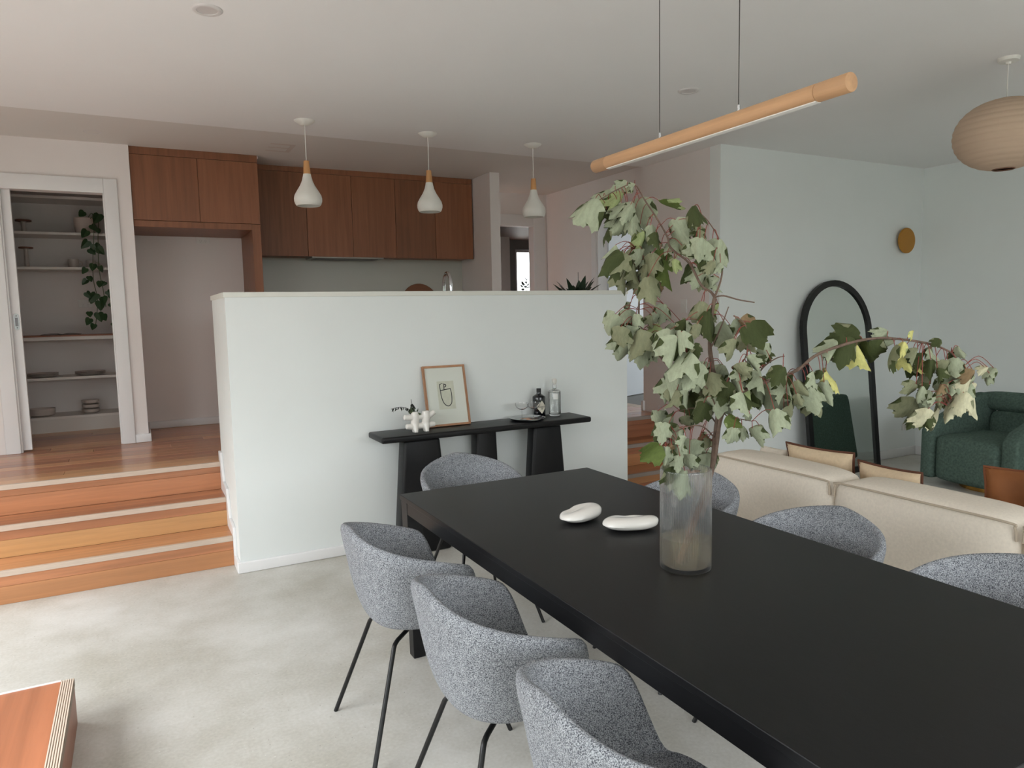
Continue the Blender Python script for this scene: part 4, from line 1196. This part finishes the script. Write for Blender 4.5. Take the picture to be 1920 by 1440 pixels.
wall_cab(1, 3, 'two-door timber wall cupboard with the slim range hood beneath it')
wall_cab(3, 5, 'two-door timber wall cupboard ending at the pale nib wall')
t = thing('cupboard_filler', 'narrow timber filler strip along the top of the wall cupboards', 'trim', (2.1, 6.8, 2.848))
bx('strip', M_CAB, 1.016, 3.164, 6.794, 6.81, 2.848, zc(1.016) - 0.002, t)
t = thing('range_hood', 'slim slide-out range hood under the middle wall cupboards', 'hood', (1.87, 6.9, 2.07))
bx('hood_body', mat('hood_grey', (150, 146, 140), 0.35, metal=0.5), 1.515, 2.205, 6.80, 7.08, 2.078, 2.0985, t, bevel=0.002)
bx('filter', mat('hood_filter', (96, 92, 88), 0.4, metal=0.6), 1.56, 2.16, 6.84, 7.05, 2.0745, 2.0775, t)
st(bx('trim_9', M_SPLASH, 1.016, 3.176, 7.117, 7.1245, 1.46, 2.1))
t = thing('back_bench', 'back kitchen bench under the grey splashback, hidden by the half wall', 'bench', (2.1, 6.8, ZK))
bx('cabinet_body', M_CAB, 1.02, 3.17, 6.53, 7.11, ZK, 1.42, t)
bx('benchtop', M_BENCH, 1.016, 3.174, 6.50, 7.116, 1.4205, 1.46, t, bevel=0.002)
t = thing('island_bench', 'kitchen bench built behind the half wall, holding tap and plants', 'bench', (2.0, 4.9, ZK))
bx('cabinet_body', M_CAB, 0.61, 3.36, 4.62, 5.2, ZK, 1.42, t)
bx('benchtop', M_BENCH, 0.61, 3.38, 4.606, 5.23, 1.4205, 1.46, t, bevel=0.002)
t = thing('chopping_board', 'round dark timber chopping board leaning on the splashback', 'board', (2.67, 7.05, 1.46))
CM = Matrix.Translation((2.67, 7.03, 1.4605)) @ Matrix.Rotation(-0.2, 4, 'X') @ Matrix.Translation((0, 0, 0.2)) @ Matrix.Rotation(PI / 2, 4, 'X')
MB().lathe([(0.0, -0.009), (0.196, -0.009), (0.2, -0.005), (0.2, 0.005), (0.196, 0.009), (0.0, 0.009)], seg=56).build('board', wood('board_wood', (132, 86, 62), 'x', 0.5, 0.15), t, smooth=True, xf=CM)
t = thing('sink_tap', 'chrome gooseneck kitchen tap rising above the half wall', 'tap', (2.075, 4.86, 1.46))
MB().lathe([(0.0, 0), (0.027, 0.0), (0.027, 0.008), (0.017, 0.014), (0.0165, 0.06), (0.0, 0.06)], (2.075, 4.86, 1.46), 28).build('base', M_CHROME, t, smooth=True)
arc = [(2.075, 4.86, 1.51), (2.075, 4.86, 1.72)] + [(2.075 + 0.012 * (1 - math.cos(a)), 4.86 + 0.095 * (1 - math.cos(a)), 1.745 + 0.09 * math.sin(a)) for a in [PI * k / 12 for k in range(13)]] + [(2.099, 5.05, 1.70)]
MB().tube(arc, 0.0125, 14).build('spout', M_CHROME, t, smooth=True)
MB().tube([(2.099, 5.05, 1.70), (2.099, 5.05, 1.60)], [0.015, 0.017], 14).build('spray_head', M_CHROME, t, smooth=True)
MB().tube([(2.09, 4.86, 1.5), (2.125, 4.86, 1.515), (2.15, 4.86, 1.55)], [0.007, 0.006, 0.005], 10).build('lever', M_CHROME, t, smooth=True)

# plants on the bench
LFD = mat('plant_leaf_dark', (44, 62, 46), 0.45, var=0.2, vscale=20)
POT = mat('stone_pot', (202, 196, 188), 0.7)
def strap(p, ang, L_, lift, droop, w, mt, parent):
    vs = []; n = 9; p = Vector(p); d = Vector((math.cos(ang), math.sin(ang), 0)); s_ = Vector((-d.y, d.x, 0))
    for i in range(n):
        u = i / (n - 1); c_ = p + d * L_ * u * math.cos(lift) + Vector((0, 0, L_ * (math.sin(lift) * u - droop * u * u)))
        ww = w * (0.12 + 0.0 if i == 0 else max(0.02, math.sin(PI * min(1, u ** 0.8)) ** 0.8))
        vs += [c_ + s_ * ww + Vector((0, 0, ww * 0.35)), c_, c_ - s_ * ww + Vector((0, 0, ww * 0.35))]
    fs = []
    for i in range(n - 1):
        a = i * 3; fs += [(a, a + 1, a + 4, a + 3), (a + 1, a + 2, a + 5, a + 4)]
    return MB().add(vs, fs).build('leaf', mt, parent, smooth=True)
t = thing('bench_plant', 'broad-leaved dark green pot plant on the bench behind the half wall', 'plant', (3.2, 4.9, 1.46))
MB().lathe([(0.0, 0), (0.07, 0.0), (0.085, 0.12), (0.078, 0.12), (0.066, 0.01), (0, 0.01)], (3.2, 4.9, 1.46), 32).build('pot', POT, t, smooth=True)
MB().lathe([(0.0, 0.10), (0.0745, 0.10)], (3.2, 4.9, 1.46), 24).build('soil', mat('soil', (52, 42, 36), 0.95), t)
rp = random.Random(8)
for i in range(22):
    strap((3.2 + rp.uniform(-.02, .02), 4.9 + rp.uniform(-.02, .02), 1.56), i * 2.4 + rp.uniform(-.3, .3), rp.uniform(0.25, 0.36), rp.uniform(0.75, 1.3), rp.uniform(0.08, 0.3), rp.uniform(0.028, 0.04), LFD, t)
MB().tube(spline([(3.2, 4.9, 1.56), (3.21, 4.9, 1.72), (3.205, 4.89, 1.845)]), 0.002, 6).build('flower_stalk', LFD, t)
t = thing('bench_sprig', 'thin dark leafy sprig in a bud vase seen against the bright corridor window', 'plant', (2.71, 4.9, 1.46))
MB().lathe([(0.0, 0), (0.03, 0.0), (0.036, 0.04), (0.014, 0.09), (0.012, 0.12), (0.0, 0.12)], (2.71, 4.9, 1.46), 28).build('bud_vase', POT, t, smooth=True)
for e in ((2.735, 4.9, 1.785), (2.69, 4.9, 1.755), (2.715, 4.93, 1.76)):
    P = spline([(2.71, 4.9, 1.575), ((2.71 + e[0]) / 2 + 0.006, 4.9, 1.68), e]); MB().tube(P, 0.0022, 6).build('stem', LD, t)
    for k in range(5): small_leaf(P[len(P) - 1 - k], (rp.uniform(-1, 1), rp.uniform(-1, 1), rp.uniform(-.4, .8)), 0.03, 0.009, LD, t)

def plate_sw(name, label, cat, loc, axis, w=0.115, h=0.072, rockers=2):
    t = thing(name, label, cat, loc)
    x, y, z = loc
    PM = mat('white_plate', (226, 224, 220), 0.35); GM = mat('plate_gap', (150, 146, 142), 0.5)
    def bb(nm, mt, u0, u1, d0, d1, z0, z1, bev=0.001):
        return bx(nm, mt, x + u0, x + u1, y - d1, y - d0, z + z0, z + z1, t, bevel=bev) if axis == 'y' else bx(nm, mt, x - d1, x - d0, y + u0, y + u1, z + z0, z + z1, t, bevel=bev)
    bb('cover_plate', PM, -w / 2, w / 2, 0.0, 0.008, -h / 2, h / 2, 0.002)
    for i in range(rockers):
        u = (i - (rockers - 1) / 2) * w * 0.36
        bb('rocker', PM, u - 0.006, u + 0.006, 0.0081, 0.011, 0.004, 0.022)
        if rockers == 2:
            for dx, dz in ((-0.006, -0.012), (0.006, -0.012), (0, -0.024)): bb('socket_slot', GM, u + dx - 0.0012, u + dx + 0.0012, 0.008, 0.0085, dz - 0.003, dz + 0.003, 0)
plate_sw('power_outlet', 'double power outlet high on the wall of the fridge recess', 'outlet', (0.616, 7.125, 2.25), 'y')
plate_sw('power_outlet', 'double power outlet on the pantry back wall behind the trailing vine', 'outlet', (-0.375, 7.78, 1.70), 'y')
plate_sw('power_outlet', 'faint power outlet low on the living room wall beside the green armchair', 'outlet', (6.86, 4.469, 0.30), 'y')
plate_sw('light_switch', 'white light switch plate on the hall wall behind the maple leaves', 'switch', (4.324, 4.90, 1.557), 'x', 0.075, 0.118, 1)

# ---------------------------------------------------------------- pantry shelves and what stands on them
SH = mat('shelf_melamine', (214, 208, 202), 0.45)
def shelf(z, label, th=0.022, name='pantry_shelf', top=None):
    t = thing(name, label, 'shelf', (-0.66, 7.6, z - th), 'pantry shelves')
    bx('board', SH, XL + 0.001, -0.041, 7.42, 7.779, z - th, z, t, bevel=0.001)
    bx('front_edge', mat('shelf_edge', (226, 220, 214), 0.4), XL + 0.001, -0.041, 7.4185, 7.4198, z - th, z, t)
    if top: bx('timber_top', top, XL + 0.001, -0.041, 7.41, 7.779, z + 0.0003, z + 0.013, t, bevel=0.001)
Z2, Z3, Z4, Z5, Z6 = 2.312, 2.012, 1.405, 1.047, 0.70
shelf(2.62, 'topmost white pantry shelf, bare')
shelf(Z2, 'white pantry shelf holding the pot of trailing vine')
shelf(Z3, 'white pantry shelf holding a tall cake stand and mugs')
shelf(Z4, 'thick pantry worktop with a timber surface', 0.03, 'pantry_worktop', wood('worktop_wood', (150, 96, 70), 'x', 0.45, 0.12))
shelf(Z5, 'white pantry shelf holding two low stacks of plates')
shelf(Z6, 'lowest white pantry shelf holding bowls')
st(bx('trim_10', SH, XL, -0.041, 7.425, 7.44, ZK, Z6 - 0.023))
CRM = mat('stoneware', (196, 184, 176), 0.5)
def stand(x, y, z, h, r, label):
    t = thing('pedestal_stand', label, 'stand', (x, y, z), 'white pedestal stands with dark tops')
    MB().lathe([(0.0, 0), (0.03, 0.0), (0.03, 0.006), (0.018, 0.014), (0.016, h - 0.02), (0.024, h - 0.013), (0.0, h - 0.013)], (x, y, z), 28).build('pedestal', CRM, t, smooth=True)
    MB().lathe([(0.0, h - 0.0125), (r, h - 0.0125), (r, h), (0.0, h)], (x, y, z), 36).build('top_disc', wood('stand_top', (120, 78, 60), 'x', 0.5, 0.1), t, smooth=True)
stand(-0.785, 7.6, Z2, 0.115, 0.062, 'short pedestal stand on the vine shelf in the pantry')
stand(-0.783, 7.6, Z3, 0.182, 0.055, 'tall pedestal stand on the mug shelf in the pantry')
def mug(x, y, z, r, h, label):
    t = thing('mug', label, 'mug', (x, y, z), 'mugs in the pantry')
    MB().lathe([(0.0, 0), (r * 0.85, 0.0), (r, 0.006), (r, h), (r - 0.004, h), (r - 0.004, 0.008), (0, 0.008)], (x, y, z), 28).build('cup', CRM, t, smooth=True)
    MB().tube(spline([(x + r - 0.002, y, z + h * 0.8), (x + r + 0.024, y, z + h * 0.7), (x + r + 0.024, y, z + h * 0.35), (x + r - 0.002, y, z + h * 0.22)], 5), 0.005, 8).build('handle', CRM, t, smooth=True)
mug(-0.432, 7.58, Z3, 0.042, 0.08, 'pale mug on the pantry shelf, the one away from the vine')
mug(-0.30, 7.64, Z3, 0.04, 0.075, 'pale mug on the pantry shelf partly behind the vine')
def plates(x, y, z, r, n, label, lab_cat='plates'):
    for i in range(n):
        t = MB().lathe([(0.0, 0), (r * 0.6, 0.0), (r * 0.72, 0.004), (r, 0.013), (r, 0.016), (r * 0.7, 0.008), (0.0, 0.005)], (x, y, z + 0.0105 * i), 40).build('plate', CRM, None, smooth=True)
        t.data.transform(Matrix.Translation((-x, -y, -(z + 0.0105 * i)))); t.location = (x, y, z + 0.0105 * i)
        tag(t, label[i], 'plate', 'plates stacked on the pantry shelf')
plates(-0.735, 7.58, Z5, 0.12, 3, ['pantry plate lowest in the stack nearer the sliding door', 'pantry plate second in the stack nearer the sliding door', 'pantry plate topmost in the stack nearer the sliding door'])
plates(-0.37, 7.58, Z5, 0.122, 3, ['pantry plate lowest in the stack below the vine', 'pantry plate second in the stack below the vine', 'pantry plate topmost in the stack below the vine'])
def bowls(x, y, z, r, h, step, labels):
    for i, l in enumerate(labels):
        zz = z + step * i
        t = MB().lathe([(0.0, 0), (r * 0.7, 0.0), (r * 0.95, h * 0.3), (r, h), (r - 0.005, h), (r * 0.9, h * 0.3), (r * 0.6, 0.008), (0.0, 0.008)], (0, 0, 0), 40).build('bowl', CRM, None, smooth=True)
        t.location = (x, y, zz); tag(t, l, 'bowl', 'bowls on the lowest pantry shelf')
bowls(-0.765, 7.56, Z6, 0.105, 0.045, 0.024, ['wide pantry bowl, lower of the nested pair', 'wide pantry bowl, upper of the nested pair'])
bowls(-0.387, 7.57, Z6, 0.072, 0.037, 0.041, ['small pantry bowl at the base of the tall stack', 'small pantry bowl in the middle of the tall stack', 'small pantry bowl on top of the tall stack'])
t = thing('open_magazine', 'dark open magazine lying on the pantry worktop', 'magazine', (-0.57, 7.6, Z4 + 0.0135))
for s_ in (-1, 1):
    P = [(0.0, 0.004), (0.03, 0.012), (0.09, 0.012), (0.15, 0.006), (0.15, 0.003), (0.09, 0.007), (0.03, 0.006), (0.0, 0.0)]
    MB().prism([(-0.57 + s_ * (x + 0.001), Z4 + 0.0135 + z) for x, z in P], 'y', 7.5, 7.68).build('pages', mat('dark_page', (72, 62, 58), 0.5), t)
t = thing('trailing_vine', 'trailing heart-leaved vine in a white pot hanging down past the pantry shelves', 'plant', (-0.32, 7.56, Z2))
MB().lathe([(0.0, 0), (0.07, 0.0), (0.078, 0.02), (0.088, 0.14), (0.082, 0.145), (0.074, 0.13), (0.06, 0.012), (0, 0.012)], (-0.32, 7.56, Z2), 36).build('pot', mat('ribbed_pot', (214, 196, 186), 0.65), t, smooth=True)
MB().lathe([(0.0, 0.125), (0.0735, 0.125)], (-0.32, 7.56, Z2), 24).build('soil', MAT['soil'], t)
VL = mat('vine_leaf', (52, 78, 46), 0.4, var=0.25, vscale=24)
def heart():
    o_ = [(0, 0), (.22, -.12), (.42, -.02), (.46, .2), (.36, .5), (.16, .82), (0, 1)]
    vs = []; fs = []
    for s_ in (1, -1):
        b0 = len(vs)
        for x, y in o_: vs += [(0, max(0.02, min(.96, y * .9 + .05)), 0), (x * s_, y, -0.3 * abs(x) - 0.1 * y * y)]
        for i in range(len(o_) - 1):
            a = b0 + 2 * i; fs.append((a, a + 1, a + 3, a + 2) if s_ == 1 else (a, a + 2, a + 3, a + 1))
    me = bpy.data.meshes.new('vine_leaf'); me.from_pydata(vs, [], fs); me.materials.append(VL)
    for p in me.polygons: p.use_smooth = True
    return me
HM = heart(); vr = random.Random(3)
spots = [(-.20, 2.455, .10), (-.31, 2.47, .07), (-.26, 2.36, .075), (-.30, 2.31, .08), (-.22, 2.33, .06), (-.30, 2.22, .09), (-.25, 2.19, .09), (-.23, 2.16, .08), (-.29, 2.15, .07), (-.27, 2.02, .07), (-.22, 2.0, .06), (-.33, 1.98, .06),
         (-.31, 1.91, .06), (-.33, 1.88, .06), (-.23, 1.87, .07), (-.19, 1.86, .05), (-.34, 1.77, .07), (-.27, 1.76, .1), (-.22, 1.73, .08), (-.18, 1.78, .06), (-.16, 1.75, .05), (-.24, 1.69, .09), (-.17, 1.67, .05),
         (-.33, 1.60, .06), (-.26, 1.59, .09), (-.23, 1.57, .07), (-.33, 1.54, .07), (-.30, 1.49, .06), (-.15, 1.5, .06), (-.29, 1.72, .06), (-.25, 1.66, .06)]
for x, z, L_ in spots:
    o = bpy.data.objects.new('leaf', HM); COL.objects.link(o); o.parent = t
    yv = Vector((vr.uniform(-.7, .7), vr.uniform(-.6, 0.1), -0.75)).normalized(); nz = Vector((vr.uniform(-.5, .5), -0.9, vr.uniform(0, .7))); nz = (nz - yv * nz.dot(yv)).normalized()
    mm = Matrix((yv.cross(nz), yv, nz)).transposed().to_4x4() @ Matrix.Scale(L_, 4); mm.translation = Vector((x, 7.372 + vr.uniform(-.02, .012), z + 0.02)) - off(t); o.matrix_local = mm
for zs in ([(-.30, 7.52, 2.44), (-.25, 7.40, 2.48), (-.25, 7.372, 2.3), (-.27, 7.372, 2.1), (-.28, 7.372, 1.9), (-.26, 7.372, 1.72), (-.29, 7.372, 1.5)], [(-.28, 7.5, 2.44), (-.21, 7.42, 2.47), (-.22, 7.372, 2.25), (-.23, 7.372, 2.0), (-.21, 7.372, 1.8), (-.20, 7.372, 1.66)]):
    MB().tube(spline(zs, 5), 0.0032, 6).build('vine_stem', mat('vine_stem', (92, 100, 72), 0.6), t, smooth=True)

# ---------------------------------------------------------------- living room
t = thing('sofa', 'long oatmeal linen sofa seen from behind the dining chairs', 'sofa', (3.33, 1.83, 0))
ys = (3.045, 2.223, 1.41, 0.6)
def soft(name, mt, x0, x1, y0, y1, z0, z1, parent, bev, puff=0.0, xf=None, nx=6):
    """upholstered block: gridded box with puffed faces and rounded edges"""
    bm = bmesh.new(); bmesh.ops.create_cube(bm, size=1.0)
    bmesh.ops.subdivide_edges(bm, edges=bm.edges, cuts=nx, use_grid_fill=True)
    c_ = Vector(((x0 + x1) / 2, (y0 + y1) / 2, (z0 + z1) / 2)); d = Vector((x1 - x0, y1 - y0, z1 - z0)); r = bev
    o_ = off(parent)
    for v in bm.verts:
        p = Vector(v.co) * 2
        q = Vector([p[i] * d[i] / 2 for i in range(3)])
        inn = Vector([max(-d[i] / 2 + r, min(d[i] / 2 - r, q[i])) for i in range(3)])
        e = q - inn
        if e.length > 1e-9: q = inn + e.normalized() * min(e.length, r)
        for i in range(3):
            if abs(p[i]) > 0.999:
                k = (1 - p[(i + 1) % 3] ** 2) * (1 - p[(i + 2) % 3] ** 2); q[i] += math.copysign(puff * k, p[i])
        w_ = c_ + q
        v.co = (xf @ w_ if xf else w_) - o_
    for f in bm.faces: f.smooth = True
    me = bpy.data.meshes.new(name); bm.to_mesh(me); bm.free(); me.materials.append(mt)
    o = bpy.data.objects.new(name, me); COL.objects.link(o); o.parent = parent
    md = o.modifiers.new('sub', 'SUBSURF'); md.levels = 1; md.render_levels = 1
    return o
PIPE = mat('linen_piping', (178, 164, 146), 0.95)
for i in range(3):
    y1, y0 = ys[i], ys[i + 1]
    bk = soft('backrest', M_SOFA, 2.855, 3.13, y0 + 0.004, y1 - 0.004, 0.24, 0.725, t, 0.045, 0.012)
    MB().tube(spline([(2.872, y0 + 0.012, 0.64), (2.87, y0 + 0.018, 0.69), (2.866, y0 + 0.05, 0.707), (2.86, (y0 + y1) / 2, 0.71), (2.866, y1 - 0.05, 0.707), (2.87, y1 - 0.018, 0.69), (2.872, y1 - 0.012, 0.64)], 5), 0.005, 8).build('piping', PIPE, bk, smooth=True)
    soft('seat_cushion', M_SOFA, 3.135, 3.86, y0 + 0.004, y1 - 0.004, 0.25, 0.45, t, 0.05, 0.015)
soft('base', M_SOFA, 2.88, 3.85, 0.62, 3.03, 0.07, 0.245, t, 0.03)
for x in (2.95, 3.78):
    for y in (0.72, 2.93): bx('foot', M_DARKP, x - 0.03, x + 0.03, y - 0.03, y + 0.03, 0, 0.069, t)
BEI = mat('cushion_tan', (208, 186, 156), 0.85, var=0.06, vscale=60, bump=0.1, bscale=300); BRN = mat('cushion_brown', (142, 88, 48), 0.7, var=0.12, vscale=12)
RUST = mat('rust_trim', (94, 58, 42), 0.8); PNK = mat('cushion_cream', (226, 212, 202), 0.9, bump=0.1, bscale=300)
def cushion(label, c_, w, h, th, rx, rz, mt, trim=None, fringe=False):
    t = thing('cushion', label, 'cushion', c_, 'scatter cushions on the sofa')
    X = Matrix.Translation(c_) @ Matrix.Rotation(rz, 4, 'Z') @ Matrix.Rotation(rx, 4, 'Y')
    vs = []; fs = []; n = 14
    for s_ in (1, -1):
        for i in range(n + 1):
            for j in range(n + 1):
                u, v = 2 * i / n - 1, 2 * j / n - 1
                k = (1 - u ** 4) * (1 - v ** 4); pin = 1 - 0.07 * (1 - u * u) * abs(v) ** 3; pin2 = 1 - 0.07 * (1 - v * v) * abs(u) ** 3
                vs.append((s_ * (th / 2 * k ** 0.55 + 0.002), u * w / 2 * pin2, v * h / 2 * pin))
    N2 = (n + 1) ** 2
    for i in range(n):
        for j in range(n):
            a = i * (n + 1) + j; q = (a, a + 1, a + n + 2, a + n + 1)
            fs.append(q); fs.append(tuple(N2 + k for k in q[::-1]))
    rim = [i * (n + 1) for i in range(n + 1)] + [n * (n + 1) + j for j in range(1, n + 1)] + [i * (n + 1) + n for i in range(n - 1, -1, -1)] + [j for j in range(n - 1, 0, -1)]
    for i in range(len(rim)):
        a, c2 = rim[i], rim[(i + 1) % len(rim)]; fs.append((a, c2, N2 + c2, N2 + a))
    MB().add(vs, fs).build('cover', mt, t, smooth=True, xf=X)
    if trim:
        P = [X @ ((Vector(vs[k]) + Vector(vs[N2 + k])) / 2) for k in rim]; P.append(P[0]); P.append(P[1])
        MB().tube(P, 0.007, 7, caps=False).build('braid_trim', trim, t, smooth=True)
    return t
cushion('tan cushion with rust braid at the seam of the sofa, tilted up at one corner', (3.285, 2.612, 0.625), 0.41, 0.29, 0.11, -0.2, 0.08, BEI, RUST)
cushion('tan cushion with rust braid beside the sofa seam, lying lower', (3.285, 2.20, 0.605), 0.35, 0.27, 0.11, -0.2, -0.05, BEI, RUST)
cushion('oatmeal cushion at the far end of the sofa, barely above its back', (3.285, 2.925, 0.60), 0.19, 0.24, 0.11, -0.2, 0.0, M_SOFA)
cushion('brown leather cushion in front of the green armchair', (3.50, 1.66, 0.635), 0.40, 0.30, 0.12, 0.1, 0.5, BRN, mat('leather_edge', (120, 68, 38), 0.7))
cushion('cream cushion with a flanged edge at the picture border', (3.44, 1.45, 0.66), 0.40, 0.34, 0.1, 0.1, 0.6, PNK, PNK)

# arched mirror
t = thing('arched_mirror', 'tall arched black framed mirror leaning on the living room wall', 'mirror', (5.68, 4.24, 0))
AM = Matrix.Translation((5.685, 4.235, 0.0)) @ Matrix.Rotation(-math.atan2(0.185, 1.77), 4, 'X')
HWm, HT = 0.47, 1.775
def arch(hw, z0, ztop, n=26):
    zc2 = ztop - hw
    return [(-hw, z0), (hw, z0)] + [(hw * math.cos(PI * k / n), zc2 + hw * math.sin(PI * k / n)) for k in range(n + 1)]
oa, ia = arch(HWm, 0.0, HT), arch(HWm - 0.054, 0.054, HT - 0.054)
n = len(oa); b = MB()
vs = [(x, yy, z) for yy in (0.0, 0.035) for x, z in oa] + [(x, yy, z) for yy in (0.0, 0.035) for x, z in ia]
fs = []
for i in range(n):
    k = (i + 1) % n
    fs += [(i, k, 2 * n + k, 2 * n + i), (n + i, 3 * n + i, 3 * n + k, n + k), (i, n + i, n + k, k), (2 * n + i, 2 * n + k, 3 * n + k, 3 * n + i)]
b.add(vs, fs).build('frame', M_BLACKM, t, xf=AM, smooth=False)
MB().prism(arch(HWm - 0.053, 0.053, HT - 0.053), 'y', 0.016, 0.02).build('mirror_glass', mat('silvered_glass', (224, 230, 226), 0.012, metal=1.0), t, xf=AM)
MB().prism(arch(HWm - 0.05, 0.05, HT - 0.05), 'y', 0.0205, 0.03).build('backing', M_DARKP, t, xf=AM)

t = thing('wall_disc', 'small round ochre wall light above the arched mirror', 'light', (6.715, 4.469, 2.15))
MB().lathe([(0.0, 0.0), (0.05, 0.0), (0.05, 0.03), (0.0, 0.03)], seg=28).build('mount', M_DARKP, t, xf=Matrix.Translation((6.715, 4.469, 2.15)) @ Matrix.Rotation(PI / 2, 4, 'X'), smooth=True)
MB().lathe([(0.0, 0.0305), (0.118, 0.0305), (0.123, 0.036), (0.123, 0.046), (0.118, 0.052), (0.0, 0.054)], seg=48).build('disc', mat('ochre_paint', (178, 124, 42), 0.5), t, xf=Matrix.Translation((6.715, 4.469, 2.15)) @ Matrix.Rotation(PI / 2, 4, 'X'), smooth=True)

# green tub armchair, faces the sofa (local +x is its front)
t = thing('armchair', 'dark green boucle armchair with looped arms beside the arched mirror', 'armchair', (0, 0, 0))
MB().lathe([(0.0, 0.0), (0.27, 0.0), (0.27, 0.05), (0.0, 0.05)], seg=48).build('plinth', M_GOLD, t, smooth=True)
soft('seat_block', M_GREEN, -0.24, 0.405, -0.282, 0.282, 0.0505, 0.44, t, 0.035, 0.016)
soft('backrest', M_GREEN, -0.40, -0.245, -0.405, 0.405, 0.605, 0.755, t, 0.05, 0.012)
soft('lower_back', M_GREEN, -0.395, -0.255, -0.282, 0.282, 0.06, 0.60, t, 0.035, 0.012)
def side(y0, y1, hole):
    O = [(0.40, 0.055), (0.40, 0.47), (0.33, 0.535), (-0.17, 0.735), (-0.30, 0.752), (-0.39, 0.70), (-0.39, 0.055)]
    if not hole:
        MB().prism(O, 'y', y0, y1).build('arm', M_GREEN, t, bevel=0.038, bseg=4, smooth=True, angle=0.5); return
    I = [(0.16, 0.40), (0.16, 0.47), (0.12, 0.505), (-0.13, 0.60), (-0.20, 0.605), (-0.245, 0.58), (-0.245, 0.40)]
    n = len(O); vs = [(x, y, z) for y in (y0, y1) for x, z in O] + [(x, y, z) for y in (y0, y1) for x, z in I]; fs = []
    for i in range(n):
        k = (i + 1) % n
        fs += [(i, k, 2 * n + k, 2 * n + i), (n + i, 3 * n + i, 3 * n + k, n + k), (i, n + i, n + k, k), (2 * n + i, 2 * n + k, 3 * n + k, 3 * n + i)]
    MB().add(vs, fs).build('arm', M_GREEN, t, bevel=0.03, bseg=4, smooth=True, angle=0.5)
side(-0.415, -0.286, False); side(0.286, 0.415, True)
t.location = (6.27, 3.27, 0); t.rotation_euler = (0, 0, PI - 0.12)

# plywood step below the sliding door
t = thing('plywood_step', 'low reddish plywood step with a ribbed pale edge strip at the picture corner', 'step', (-0.8, 2.5, 0))
bx('carcass', mat('ply_core', (176, 134, 104), 0.6), XL, -0.302, 1.9, 3.092, 0, 0.158, t)
PLY = wood('red_ply', (182, 116, 82), 'y', 0.36, 0.2, coat=0.1, scale=0.5)
bx('tread_board', PLY, XL, -0.3275, 1.9, 3.092, 0.1585, 0.178, t, bevel=0.001)
rb = bx('ribbed_nosing', mat('ply_edge_dark', (150, 132, 116), 0.6), -0.327, -0.284, 1.9, 3.0955, 0.150, 0.1765, t)
for i in range(6):
    x = -0.327 + i * 0.0074
    bx('rib', mat('ply_edge', (218, 200, 182), 0.5), x, x + 0.0046, 1.9, 3.097, 0.1766, 0.1795, rb, bevel=0.0006, bseg=1)
bx('riser_board', wood('ply_riser', (170, 112, 86), 'y', 0.4, 0.12), -0.3018, -0.286, 1.9, 3.095, 0, 0.1498, t)
bx('white_edge', M_TRIM, XL, -0.327, 3.0925, 3.10, 0.0, 0.182, t, bevel=0.001)
